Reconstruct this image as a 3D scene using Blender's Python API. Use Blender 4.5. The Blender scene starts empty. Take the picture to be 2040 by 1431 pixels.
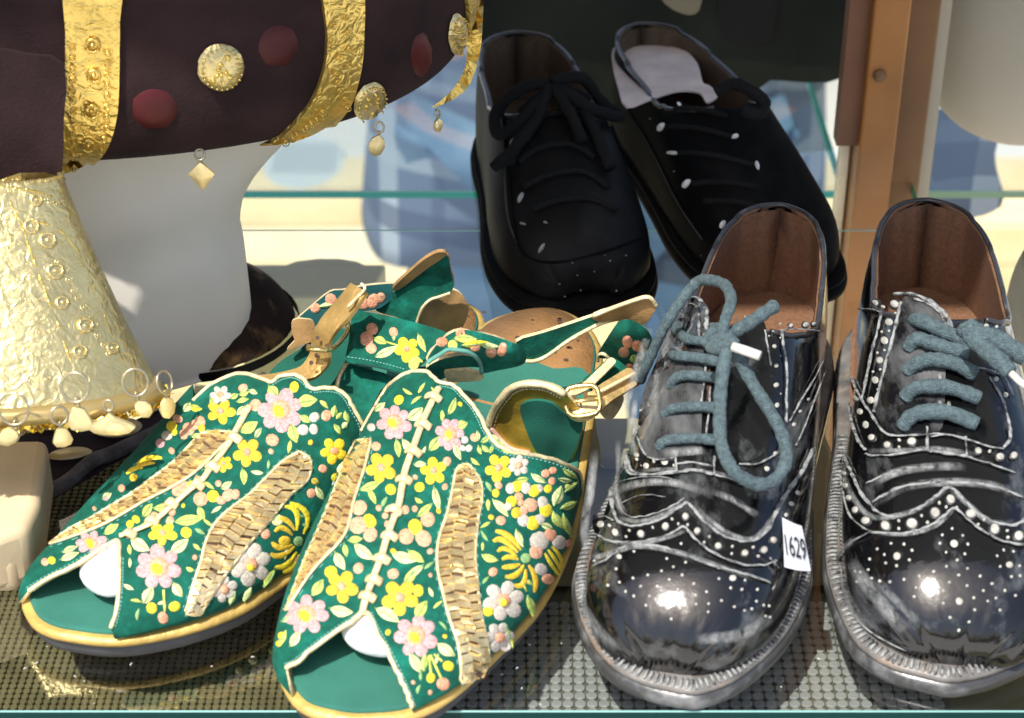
import bpy, bmesh, math, random
import numpy as np
from math import radians, sin, cos, pi, hypot, sqrt, exp, atan2, tan
from mathutils import Vector, Matrix
from mathutils.bvhtree import BVHTree
from mathutils.geometry import delaunay_2d_cdt
random.seed(7)
rnd = random.random
def ru(a, b): return a + (b - a) * rnd()
SC = bpy.context.scene

# ------------------------------------------------------------------ camera, sky, sun
PITCH = radians(32.0); FPX = 3900.0
CAM = Vector((0, -.9 * cos(PITCH), .9 * sin(PITCH)))
cd = bpy.data.cameras.new("camera"); cam = bpy.data.objects.new("camera", cd)
SC.collection.objects.link(cam)
cam.location = CAM; cam.rotation_euler = (radians(90) - PITCH, 0, 0)
cd.sensor_width = 36.0; cd.lens = 36.0 * FPX / 2040.0
cd.clip_start = .02; cd.clip_end = 200
cd.dof.use_dof = True; cd.dof.focus_distance = .82; cd.dof.aperture_fstop = 14
SC.camera = cam
SUN = Vector((-.26, -.45, .93)).normalized()
el = math.asin(SUN.z); az = atan2(SUN.x, SUN.y)
w = bpy.data.worlds.new("World"); SC.world = w; w.use_nodes = True
nt = w.node_tree; nt.nodes.clear()
sky = nt.nodes.new("ShaderNodeTexSky"); sky.sky_type = 'NISHITA'; sky.sun_disc = False
sky.air_density = .9; sky.dust_density = 3; sky.ozone_density = .7; sky.sun_elevation = el; sky.sun_rotation = az
bg = nt.nodes.new("ShaderNodeBackground"); bg.inputs[1].default_value = .15
wo = nt.nodes.new("ShaderNodeOutputWorld")
nt.links.new(sky.outputs[0], bg.inputs[0]); nt.links.new(bg.outputs[0], wo.inputs[0])
sl = bpy.data.lights.new("sun", 'SUN'); sl.energy = 4.2; sl.angle = radians(1.0); sl.color = (1, .965, .90)
so = bpy.data.objects.new("sun", sl); SC.collection.objects.link(so)
so.rotation_euler = SUN.to_track_quat('Z', 'Y').to_euler()
so.location = (-1, -1.5, 3)
SC.view_settings.view_transform = 'Standard'; SC.view_settings.look = 'None'
SC.view_settings.exposure = .48; SC.view_settings.gamma = 1
SC.cycles.max_bounces = 10; SC.cycles.transparent_max_bounces = 24
SC.cycles.sample_clamp_indirect = 6
SC.cycles.use_denoising = True

# ------------------------------------------------------------------ picture point -> ray (used to measure where things stand)
def ray(px, py):
    dx = (px - 1020) / FPX; dy = (py - 715.5) / FPX
    return Vector((dx, cos(PITCH) - dy * sin(PITCH), -sin(PITCH) - dy * cos(PITCH)))
def un(px, py, z=0.0):
    d = ray(px, py); return CAM + d * ((z - CAM.z) / d.z)
def uny(px, py, y):
    d = ray(px, py); return CAM + d * ((y - CAM.y) / d.y)
def catmull(pts, n=4, closed=False):
    P = [np.array(p, float) for p in pts]; m = len(P); out = []
    rng = m if closed else m - 1
    for i in range(rng):
        if closed: a, b, c, d = P[(i-1) % m], P[i], P[(i+1) % m], P[(i+2) % m]
        else: a, b, c, d = P[max(i-1, 0)], P[i], P[i+1], P[min(i+2, m-1)]
        for k in range(n):
            t = k / n
            out.append(.5 * ((2*b) + (c-a)*t + (2*a-5*b+4*c-d)*t*t + (3*b-a-3*c+d)*t**3))
    if not closed: out.append(P[-1])
    return out

# ------------------------------------------------------------------ materials
MATS = {}
def mat(name, col, rough=.5, metal=0, sheen=0, coat=0, spec=.5, noise=None, bump=None, alpha=None, mix2=None, trans=0):
    """noise=(scale, amount) brightness mottling; bump=(scale, strength, kind); mix2=(colour, scale, lo, hi, rough2)"""
    if name in MATS: return MATS[name]
    m = bpy.data.materials.new(name); m.use_nodes = True; n = m.node_tree.nodes; l = m.node_tree.links
    b = n["Principled BSDF"]; b.inputs["Base Color"].default_value = (*col, 1)
    b.inputs["Roughness"].default_value = rough; b.inputs["Metallic"].default_value = metal
    b.inputs["Sheen Weight"].default_value = sheen; b.inputs["Coat Weight"].default_value = coat
    b.inputs["Coat Roughness"].default_value = .06
    b.inputs["Specular IOR Level"].default_value = spec
    if sheen: b.inputs["Sheen Tint"].default_value = (min(1, col[0]*3+.1), min(1, col[1]*3+.1), min(1, col[2]*3+.1), 1)
    tc = n.new("ShaderNodeTexCoord"); src = None
    def rgb(c):
        r = n.new("ShaderNodeRGB"); r.outputs[0].default_value = (*c, 1); return r.outputs[0]
    cur = None
    if mix2:
        c2, sc, lo, hi, r2 = mix2
        t = n.new("ShaderNodeTexNoise"); t.inputs["Scale"].default_value = sc; t.inputs["Detail"].default_value = 8
        t.inputs["Roughness"].default_value = .65
        l.new(tc.outputs["Object"], t.inputs["Vector"])
        mr = n.new("ShaderNodeMapRange"); mr.inputs[1].default_value = lo; mr.inputs[2].default_value = hi
        l.new(t.outputs["Fac"], mr.inputs[0])
        mx = n.new("ShaderNodeMix"); mx.data_type = 'RGBA'
        l.new(mr.outputs[0], mx.inputs[0]); mx.inputs[6].default_value = (*col, 1); mx.inputs[7].default_value = (*c2, 1)
        cur = mx.outputs[2]
        if r2 is not None:
            m2 = n.new("ShaderNodeMapRange"); m2.inputs[3].default_value = rough; m2.inputs[4].default_value = r2
            l.new(mr.outputs[0], m2.inputs[0]); l.new(m2.outputs[0], b.inputs["Roughness"])
    if noise:
        t = n.new("ShaderNodeTexNoise"); t.inputs["Scale"].default_value = noise[0]; t.inputs["Detail"].default_value = 6
        l.new(tc.outputs["Object"], t.inputs["Vector"])
        mr = n.new("ShaderNodeMapRange"); mr.inputs[1].default_value = .3; mr.inputs[2].default_value = .7
        mr.inputs[3].default_value = 1 - noise[1]; mr.inputs[4].default_value = 1 + noise[1]
        l.new(t.outputs["Fac"], mr.inputs[0])
        vm = n.new("ShaderNodeVectorMath"); vm.operation = 'SCALE'
        l.new(cur if cur else rgb(col), vm.inputs[0]); l.new(mr.outputs[0], vm.inputs["Scale"])
        cur = vm.outputs[0]
    if cur: l.new(cur, b.inputs["Base Color"])
    if bump:
        kind = bump[2] if len(bump) > 2 else 'noise'
        if kind == 'voronoi':
            t = n.new("ShaderNodeTexVoronoi"); t.inputs["Scale"].default_value = bump[0]; o = t.outputs["Distance"]
        elif kind == 'hammer':
            t = n.new("ShaderNodeTexNoise"); t.inputs["Scale"].default_value = bump[0]; t.inputs["Detail"].default_value = 2
            t.inputs["Distortion"].default_value = 1.2; o = t.outputs["Fac"]
        elif kind == 'wave':
            t = n.new("ShaderNodeTexWave"); t.inputs["Scale"].default_value = bump[0]; t.inputs["Distortion"].default_value = 2; o = t.outputs["Fac"]
        else:
            t = n.new("ShaderNodeTexNoise"); t.inputs["Scale"].default_value = bump[0]; t.inputs["Detail"].default_value = 6; o = t.outputs["Fac"]
        l.new(tc.outputs["Object"], t.inputs["Vector"])
        bp = n.new("ShaderNodeBump"); bp.inputs["Strength"].default_value = bump[1]; bp.inputs["Distance"].default_value = bump[3] if len(bump) > 3 else .001
        l.new(o, bp.inputs["Height"]); l.new(bp.outputs[0], b.inputs["Normal"])
        if coat: l.new(bp.outputs[0], b.inputs["Coat Normal"])
    if trans:
        b.inputs["Transmission Weight"].default_value = trans
    MATS[name] = m; return m
def glass_mat(name, tint=(.93, .98, .96), rough=.0, refl=1.0):
    if name in MATS: return MATS[name]
    m = bpy.data.materials.new(name); m.use_nodes = True; n = m.node_tree.nodes; l = m.node_tree.links; n.clear()
    o = n.new("ShaderNodeOutputMaterial"); tr = n.new("ShaderNodeBsdfTransparent"); tr.inputs[0].default_value = (*tint, 1)
    gl = n.new("ShaderNodeBsdfGlossy"); gl.inputs["Roughness"].default_value = rough
    fr = n.new("ShaderNodeFresnel"); fr.inputs[0].default_value = 1.5
    ml = n.new("ShaderNodeMath"); ml.operation = 'MULTIPLY'; ml.inputs[1].default_value = refl; ml.use_clamp = True
    mx = n.new("ShaderNodeMixShader")
    l.new(fr.outputs[0], ml.inputs[0]); l.new(ml.outputs[0], mx.inputs[0]); l.new(tr.outputs[0], mx.inputs[1]); l.new(gl.outputs[0], mx.inputs[2])
    l.new(mx.outputs[0], o.inputs[0]); MATS[name] = m; return m

velvet = mat('green_velvet', (.002, .085, .055), .85, sheen=.12, spec=.25, mix2=((.005, .19, .135), 60, .5, .78, None), noise=(260, .25), bump=(900, .35))
velvet_dk = mat('green_suede', (.004, .10, .068), .9, noise=(60, .2), bump=(1500, .3))
velvet_edge = mat('teal_edge', (.10, .30, .24), .7, noise=(200, .2))
gold_lea = mat('gold_leather', (.62, .44, .18), .38, metal=.55, noise=(120, .3), bump=(500, .5))
gold_strip = mat('gold_foil', (.94, .73, .38), .24, metal=.75, noise=(160, .3), bump=(250, .35))
gold_edge = mat('pale_gold_piping', (.80, .66, .38), .45, metal=.3, noise=(300, .25), bump=(800, .4))
tan_lea = mat('tan_leather', (.36, .21, .08), .55, noise=(70, .35), bump=(700, .3))
under_dk = mat('dark_backing', (.08, .045, .03), .8)
outsole_m = mat('grey_outsole', (.06, .06, .062), .6, noise=(80, .3))
stitchm = mat('teal_stitch', (.16, .42, .38), .8)
TH = dict(
 pink=mat('thread_pale_pink', (.58, .32, .32), .75, noise=(900, .3), bump=(1400, .6)),
 white=mat('thread_white', (.56, .50, .42), .75, noise=(900, .25), bump=(1400, .6)),
 peach=mat('thread_peach', (.74, .34, .20), .75, noise=(900, .32), bump=(1400, .6)),
 pale=mat('thread_pale_peach', (.68, .36, .22), .75, noise=(900, .32), bump=(1400, .6)),
 yel=mat('thread_yellow', (.80, .62, .03), .7, noise=(900, .32), bump=(1400, .6)),
 gold=mat('thread_golden', (.72, .46, .03), .7, noise=(900, .32), bump=(1400, .6)),
 leaf=mat('thread_leaf_green', (.55, .62, .13), .75, noise=(500, .35), bump=(1400, .6)),
 leaf2=mat('thread_pale_leaf', (.72, .72, .33), .75, noise=(500, .3), bump=(1400, .6)),
 green=mat('thread_mid_green', (.25, .42, .16), .75, noise=(500, .3), bump=(1400, .6)))

# ------------------------------------------------------------------ mesh helpers
class MB:
    def __init__(s): s.v = []; s.f = []; s.m = []
    def add(s, v, f, mi=0):
        b = len(s.v); s.v += [tuple(p) for p in v]; s.f += [tuple(i + b for i in q) for q in f]; s.m += [mi] * len(f)
    def box(s, c, sz, rot=None, mi=0, bev=0):
        x, y, z = [k / 2 for k in sz]
        vs = [Vector((a*x, b*y, d*z)) for a in (-1, 1) for b in (-1, 1) for d in (-1, 1)]
        if rot is not None: vs = [rot @ v for v in vs]
        s.add([v + Vector(c) for v in vs], [(0,1,3,2),(4,6,7,5),(0,4,5,1),(2,3,7,6),(0,2,6,4),(1,5,7,3)], mi)
    def tube(s, pts, r, seg=8, closed=False, mi=0, rs=None, flat=1.0, up=None):
        P = [Vector(p) for p in pts]; n = len(P); vs = []; fs = []
        ref = Vector(up) if up is not None else Vector((.13, .2, .97))
        for i in range(n):
            if closed: t = P[(i+1) % n] - P[(i-1) % n]
            else: t = P[min(i+1, n-1)] - P[max(i-1, 0)]
            if t.length < 1e-9: t = Vector((0, 0, 1))
            t.normalize(); a = t.cross(ref)
            if a.length < 1e-4: a = t.cross(Vector((1, 0, 0)))
            a.normalize(); b = t.cross(a)
            rr = rs[i] if rs else r
            for k in range(seg):
                q = 2 * pi * k / seg; vs.append(P[i] + a * cos(q) * rr + b * sin(q) * rr * flat)
        for i in range(n if closed else n - 1):
            j = (i + 1) % n
            for k in range(seg): fs.append((i*seg+k, j*seg+k, j*seg+(k+1) % seg, i*seg+(k+1) % seg))
        if not closed:
            fs.append(tuple(range(seg))); fs.append(tuple((n-1)*seg + k for k in reversed(range(seg))))
        s.add(vs, fs, mi)
    def grid(s, G, closed_v=False, mi=0, flip=False):
        nu, nv = len(G), len(G[0]); vs = [p for r in G for p in r]; fs = []
        for i in range(nu - 1):
            for j in range(nv if closed_v else nv - 1):
                k = (j + 1) % nv; q = (i*nv+j, (i+1)*nv+j, (i+1)*nv+k, i*nv+k)
                fs.append(q[::-1] if flip else q)
        s.add(vs, fs, mi)
    def build(s, name, mats, parent=None, smooth=True, label=None, auto=None):
        me = bpy.data.meshes.new(name); loc = Vector(parent.get('_o', (0,0,0))) if parent else Vector((0,0,0))
        me.from_pydata([tuple(v) for v in s.v], [], s.f)
        for m in (mats if isinstance(mats, (list, tuple)) else [mats]): me.materials.append(m)
        if len(me.materials) > 1: me.polygons.foreach_set('material_index', s.m)
        me.validate(); 
        me.polygons.foreach_set('use_smooth', [smooth] * len(me.polygons))
        if auto is not None and smooth: me.set_sharp_from_angle(angle=radians(auto))
        o = bpy.data.objects.new(name, me); SC.collection.objects.link(o)
        if parent:
            o.parent = parent
            if not parent.parent: o.matrix_parent_inverse = Matrix.Translation(-Vector(parent.location))
        if label: o['label'] = label
        return o
def abs_loc(p):
    while p.parent: p = p.parent
    return Vector(p.location)
def thing(name, loc, label, cat, group=None):
    o = bpy.data.objects.new(name, None); SC.collection.objects.link(o); o.location = loc
    o.empty_display_size = .02
    o['label'] = label; o['category'] = cat
    if group: o['group'] = group
    return o
def tag(o, label=None, cat=None, group=None, kind=None):
    if label: o['label'] = label
    if cat: o['category'] = cat
    if group: o['group'] = group
    if kind: o['kind'] = kind
    return o
def bevel(o, w=.002, seg=2):
    m = o.modifiers.new('b', 'BEVEL'); m.width = w; m.segments = seg; m.limit_method = 'ANGLE'; return o

# ------------------------------------------------------------------ surfaces that pieces are laid on
class Surf:
    """a grid of points; hit() finds where a measured ray meets it"""
    def __init__(s, G):
        s.G = np.array([[tuple(p) for p in r] for r in G], float); nu, nv = s.G.shape[:2]; s.nu, s.nv = nu, nv
        V = [Vector(p) for p in s.G.reshape(-1, 3)]; F = []
        for i in range(nu - 1):
            for j in range(nv - 1): F.append((i*nv+j, (i+1)*nv+j, (i+1)*nv+j+1, i*nv+j+1))
        s.bvh = BVHTree.FromPolygons(V, F); s.cache = {}
        R = s.G - np.array(CAM); dep = R[..., 1] * cos(PITCH) - R[..., 2] * sin(PITCH); up = R[..., 1] * sin(PITCH) + R[..., 2] * cos(PITCH)
        s.scr = np.stack([1020 + FPX * R[..., 0] / dep, 715.5 - FPX * up / dep], -1)
    def at(s, u, v):
        u = min(max(u, 0), 1) * (s.nu - 1); v = min(max(v, 0), 1) * (s.nv - 1)
        i, j = min(int(u), s.nu - 2), min(int(v), s.nv - 2); a, b = u - i, v - j; G = s.G
        return Vector(G[i,j]*(1-a)*(1-b) + G[i+1,j]*a*(1-b) + G[i,j+1]*(1-a)*b + G[i+1,j+1]*a*b)
    def nrm(s, u, v, e=.012):
        a = s.at(u + e, v) - s.at(u - e, v); b = s.at(u, v + e) - s.at(u, v - e)
        n = a.cross(b); return n.normalized() if n.length > 1e-12 else Vector((0, 0, 1))
    def hit(s, px, py):
        k = (round(px, 1), round(py, 1))
        if k in s.cache: return s.cache[k]
        d = ray(px, py).normalized(); loc, n, i, _ = s.bvh.ray_cast(CAM, d)
        if loc is None:
            D = (s.scr - np.array([px, py])) ** 2; q = int(np.argmin(D.sum(-1))); p = Vector(s.G.reshape(-1, 3)[q])
            t = (p - CAM).dot(d); loc = CAM + d * t
            dist = sqrt(D.sum(-1).min())
            n = -d
            r = (loc, n, dist)
        else:
            if n.dot(d) > 0: n = -n
            r = (loc, n, 0)
        s.cache[k] = r; return r
    def uv(s, px, py):
        D = ((s.scr - np.array([px, py])) ** 2).sum(-1)
        d = ray(px, py).normalized(); loc, n, i, _ = s.bvh.ray_cast(CAM, d)
        if loc is None:
            q = int(np.argmin(D)); return (q // s.nv) / (s.nu - 1), (q % s.nv) / (s.nv - 1)
        a, b = i // (s.nv - 1), i % (s.nv - 1); P = s.G
        best = None
        for x in np.linspace(0, 1, 6):
            for y in np.linspace(0, 1, 6):
                p = P[a,b]*(1-x)*(1-y)+P[a+1,b]*x*(1-y)+P[a,b+1]*(1-x)*y+P[a+1,b+1]*x*y
                e = ((p - np.array(loc)) ** 2).sum()
                if best is None or e < best[0]: best = (e, (a+x)/(s.nu-1), (b+y)/(s.nv-1))
        return best[1], best[2]
    def mean_n(s, px, py, r=6):
        n = Vector()
        for a, b in ((0,0),(r,0),(-r,0),(0,r),(0,-r)):
            h = s.hit(px+a, py+b)
            if h[2] == 0: n += h[1]
        return n.normalized() if n.length > 0 else s.hit(px, py)[1]
class Flat:
    """height field fitted through measured points (px, py, z), with optional ripples"""
    def __init__(s, ctrl, bulge=()):
        A = np.array([[c[0], c[1], 1] for c in ctrl], float) if len(ctrl) >= 3 else None
        z = np.array([c[2] for c in ctrl], float)
        if A is not None: s.k = np.linalg.lstsq(A, z, rcond=None)[0]
        else: s.k = np.array([0, 0, z.mean()])
        s.b = bulge; s.res = [(c[0], c[1], c[2] - (s.k @ np.array([c[0], c[1], 1]))) for c in ctrl]
    def z(s, px, py):
        z = s.k[0]*px + s.k[1]*py + s.k[2]
        if any(abs(r[2]) > 1e-6 for r in s.res):
            W = 0; Z = 0
            for x, y, r in s.res:
                w_ = 1 / ((px-x)**2 + (py-y)**2 + 30); w_ *= w_; W += w_; Z += w_ * r
            z += Z / W
        for x, y, rx, ry, h in s.b: z += h * exp(-((px-x)/rx)**2 - ((py-y)/ry)**2)
        return z
    def hit(s, px, py):
        p = un(px, py, s.z(px, py)); e = 1.5
        a = un(px+e, py, s.z(px+e, py)) - p; b = un(px, py+e, s.z(px, py+e)) - p
        n = a.cross(b); n = n.normalized() if n.length > 0 else Vector((0,0,1))
        if n.dot(ray(px, py)) > 0: n = -n
        return p, n, 0
    def mean_n(s, px, py, r=0): return s.hit(px, py)[1]

def inside(poly, x, y):
    c = False; n = len(poly); j = n - 1
    for i in range(n):
        a, b = poly[i], poly[j]
        if (a[1] > y) != (b[1] > y) and x < (b[0]-a[0])*(y-a[1])/(b[1]-a[1]) + a[0]: c = not c
        j = i
    return c
def bdist(P, x, y):
    a = P; b = np.roll(P, -1, 0); d = b - a; q = np.array([x, y]) - a
    t = np.clip((q * d).sum(1) / np.maximum((d * d).sum(1), 1e-9), 0, 1)
    return sqrt(((a + d * t[:, None] - np.array([x, y])) ** 2).sum(1).min())
def cdt(poly, res, jit=.2):
    P = np.array([p[:2] for p in poly], float); x0, y0 = P.min(0); x1, y1 = P.max(0); pts = [Vector(p) for p in P]; n = len(pts)
    y = y0 + res / 2; k = 0
    while y < y1:
        x = x0 + res / 2 * (1 + k % 2)
        while x < x1:
            a, b = x + ru(-jit, jit)*res, y + ru(-jit, jit)*res
            if inside(poly, a, b) and bdist(P, a, b) > res * .45: pts.append(Vector((a, b)))
            x += res
        y += res * .87; k += 1
    r = delaunay_2d_cdt(pts, [(i, (i+1) % n) for i in range(n)], [], 1, 1e-5)
    return r[0], r[2], P
def patch(mb, surf, poly, off=.0004, thick=.001, res=14, dome=0, domew=10, smooth=3, mi=0, edge_mi=None, jag=0):
    """a sheet cut to an outline and laid on a surface, with real thickness"""
    pl = catmull(poly, smooth, True) if smooth > 1 else [np.array(p, float) for p in poly]
    if jag: pl = [p + np.array([ru(-jag, jag), ru(-jag, jag)]) for p in pl]
    V, F, P = cdt(pl, res)
    top = []; bot = []
    for v in V:
        loc, n, _ = surf.hit(v.x, v.y)
        h = off
        if dome:
            d = bdist(P, v.x, v.y); h += dome * (1 - (1 - min(d / domew, 1)) ** 2)
        top.append(loc + n * h); bot.append(loc + n * (off - thick))
    m = len(top); fs = []; cnt = {}
    for f in F:
        a = [top[i] for i in f[:3]]; nn = (a[1]-a[0]).cross(a[2]-a[0])
        f = list(f) if nn.dot(top[f[0]] - CAM) < 0 else list(f)[::-1]
        fs.append(tuple(f)); fs.append(tuple(i + m for i in reversed(f)))
        for i in range(len(f)):
            e = (f[i], f[(i+1) % len(f)]); cnt[e] = 1
    mb.add(top + bot, fs, mi)
    side = [(e[1], e[0], e[0] + m, e[1] + m) for e in cnt if (e[1], e[0]) not in cnt]
    b = len(mb.v) - 2 * m
    mb.f += [tuple(i + b for i in q) for q in side]; mb.m += [mi if edge_mi is None else edge_mi] * len(side)
def blob(mb, surf, pts, h=.0007, mi=0, off=0.0002):
    """a small domed piece with outline pts (px)"""
    P = [np.array(p[:2], float) for p in pts]; c = sum(P) / len(P); n = len(P); vs = []
    cl, cn, miss = surf.hit(*c)
    if miss > 5: return False
    for t, k in ((1.0, -.5), (.86, .45), (.5, .9)):
        for p in P:
            q = c + (p - c) * t; loc, nn, ms = surf.hit(*q)
            if ms > 3: nn = cn
            if nn.dot(cn) < .2: nn = cn
            vs.append(loc + nn * (off + h * k))
    vs.append(cl + cn * (off + h)); fs = []
    for r in range(2):
        for i in range(n): j = (i+1) % n; fs.append((r*n+i, r*n+j, (r+1)*n+j, (r+1)*n+i))
    for i in range(n): fs.append((2*n+i, 2*n+(i+1) % n, 3*n))
    mb.add(vs, fs, mi); return True
def ell(cx, cy, a, b, rot=0, n=10, pw=1.0):
    out = []
    for i in range(n):
        t = 2*pi*i/n; x, y = a*cos(t), b*sin(t); x = math.copysign(abs(x/a)**pw*a, x) if a else 0
        out.append((cx + x*cos(rot) - y*sin(rot), cy + x*sin(rot) + y*cos(rot)))
    return out
def leafpts(x0, y0, x1, y1, wd, bend=0, n=5):
    L = hypot(x1-x0, y1-y0) or 1; tx, ty = (x1-x0)/L, (y1-y0)/L; a = []; b = []
    for i in range(n + 1):
        t = i / n; w_ = wd * sin(pi * min(max(t, .02), .98)) ** .8 * (1.15 - .35*t)
        cx = x0 + tx*L*t - ty*bend*sin(pi*t); cy = y0 + ty*L*t + tx*bend*sin(pi*t)
        a.append((cx - ty*w_, cy + tx*w_)); b.append((cx + ty*w_, cy - tx*w_))
    return a + b[::-1]
def arcpts(x0, y0, xc, yc, x1, y1, wd, n=6):
    a = []; b = []
    for i in range(n + 1):
        t = i/n; x = (1-t)**2*x0 + 2*t*(1-t)*xc + t*t*x1; y = (1-t)**2*y0 + 2*t*(1-t)*yc + t*t*y1
        dx = 2*(1-t)*(xc-x0) + 2*t*(x1-xc); dy = 2*(1-t)*(yc-y0) + 2*t*(y1-yc); L = hypot(dx, dy) or 1
        w_ = wd*(.25 + .75*sin(pi*min(.97, .12+t*.8)))
        a.append((x - dy/L*w_/1.3, y + dx/L*w_/1.3)); b.append((x + dy/L*w_/1.3, y - dx/L*w_/1.3))
    return a + b[::-1]
def line3(surf, pts, off=.0005, n=4, skip=True):
    out = []
    for p in catmull(pts, n):
        loc, nn, ms = surf.hit(p[0], p[1]); h = p[2] if len(p) > 2 else off
        if ms > 6 and skip: continue
        out.append(loc + nn * h)
    return out

# ------------------------------------------------------------------ shoe frames
class Frame:
    def __init__(s, toe, heel):
        s.o = Vector((*toe, 0)); d = Vector((heel[0]-toe[0], heel[1]-toe[1], 0)); s.L = d.length; s.a = d.normalized(); s.n = Vector((s.a.y, -s.a.x, 0))
    def p(s, a, n, z): return s.o + s.a * (a/1000) + s.n * (n/1000) + Vector((0, 0, z/1000))
def interp(tab, x, k):
    xs = [t[0] for t in tab]
    if x <= xs[0]: return tab[0][k]
    if x >= xs[-1]: return tab[-1][k]
    for i in range(len(xs)-1):
        if xs[i] <= x <= xs[i+1]:
            t = (x-xs[i])/(xs[i+1]-xs[i]); p0 = tab[max(i-1,0)][k]; p1 = tab[i][k]; p2 = tab[i+1][k]; p3 = tab[min(i+2,len(xs)-1)][k]
            m1 = (p2-tab[max(i-1,0)][k])/(max(xs[i+1]-xs[max(i-1,0)],1e-6))*(xs[i+1]-xs[i]); m2 = (tab[min(i+2,len(xs)-1)][k]-p1)/(xs[min(i+2,len(xs)-1)]-xs[i])*(xs[i+1]-xs[i])
            return (2*t**3-3*t*t+1)*p1+(t**3-2*t*t+t)*m1+(-2*t**3+3*t*t)*p2+(t**3-t*t)*m2
def loft(fr, tab, s0, s1, nu=70, nv=60, z0=13, ex=(.8, .75), pw=1.0):
    G = []
    for i in range(nu):
        s_ = s0 + (s1 - s0) * (i/(nu-1)) ** pw; nl, nr, nc, zc = [interp(tab, s_, k) for k in (1,2,3,4)]
        row = []
        for j in range(nv):
            f = -pi/2 + pi*j/(nv-1); sx = math.copysign(abs(sin(f))**ex[0], f); cz = abs(cos(f))**ex[1]
            n_ = nc + (nr-nc)*sx if sx > 0 else nc + (nc-nl)*sx
            row.append(fr.p(s_, n_, z0 + (zc - z0)*cz))
        G.append(row)
    return Surf(G)
def sole_ring(outline, inset=0, n=4):
    P = catmull(outline, n, True); m = len(P); out = []
    for i in range(m):
        t = P[(i+1) % m]-P[i-1]; L = hypot(*t) or 1; nx, ny = -t[1]/L, t[0]/L
        out.append((P[i][0]+nx*inset, P[i][1]+ny*inset))
    A = sum(out[i][0]*out[(i+1) % m][1]-out[(i+1) % m][0]*out[i][1] for i in range(m))
    if A < 0 and inset: out = [(2*P[i][0]-out[i][0], 2*P[i][1]-out[i][1]) for i in range(m)]
    return out
def sole_layer(mb, fr, outline, prof, mi=0, top=True, bottom=True, mid=None):
    """prof: list of (inset, zfun)"""
    rings = []
    for ins, zf in prof:
        rings.append([fr.p(a, n_, zf(a)) for a, n_ in sole_ring(outline, ins)])
    mb.grid(rings, closed_v=True, mi=mi)
    def cap(ins, zf):
        V, F, _ = cdt(sole_ring(outline, ins), 11, .15); P = [fr.p(v.x, v.y, zf(v.x)) for v in V]
        mb.add(P, [tuple(f) for f in F], mi)
    if top: cap(*prof[-1])
    if bottom: cap(*prof[0])

def kelly(o):  # recalc normals
    bm = bmesh.new(); bm.from_mesh(o.data); bmesh.ops.remove_doubles(bm, verts=bm.verts, dist=2e-6); bmesh.ops.recalc_face_normals(bm, faces=bm.faces); bm.to_mesh(o.data); bm.free()
    return o

# ------------------------------------------------------------------ embroidered sandals
def trim_uv(mb, surf, poly_uv, thick=.0014, nu=60, nv=60, mi=0, mi_in=1):
    SX, SY = 100., 100.
    pl = [(a*SX, b*SY) for a, b in poly_uv]
    V, F, P = cdt(pl, 2.0, .1)
    top = []; bot = []
    for v in V:
        u_, v_ = v.x/SX, v.y/SY; p = surf.at(u_, v_); n = surf.nrm(u_, v_)
        c = surf.at(u_, .5); 
        if n.dot(Vector((0, 0, 1)) + (p - c)*30) < 0: n = -n
        top.append(p + n*thick*.2); bot.append(p - n*thick)
    m = len(top); cnt = {}; ft = []; fb = []
    for f in F:
        a, b_, c_ = [top[i] for i in f[:3]]; nn = (b_-a).cross(c_-a); ref = top[f[0]] - bot[f[0]]
        f = list(f) if nn.dot(ref) > 0 else list(f)[::-1]
        ft.append(tuple(f)); fb.append(tuple(i+m for i in reversed(f)))
        for i in range(len(f)): cnt[(f[i], f[(i+1) % len(f)])] = 1
    b0 = len(mb.v); mb.add(top+bot, ft, mi); 
    mb.f += [tuple(i+b0 for i in q) for q in fb]; mb.m += [mi_in]*len(fb)
    side = [(e[1]+b0, e[0]+b0, e[0]+m+b0, e[1]+m+b0) for e in cnt if (e[1], e[0]) not in cnt]
    mb.f += side; mb.m += [mi_in]*len(side)

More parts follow.
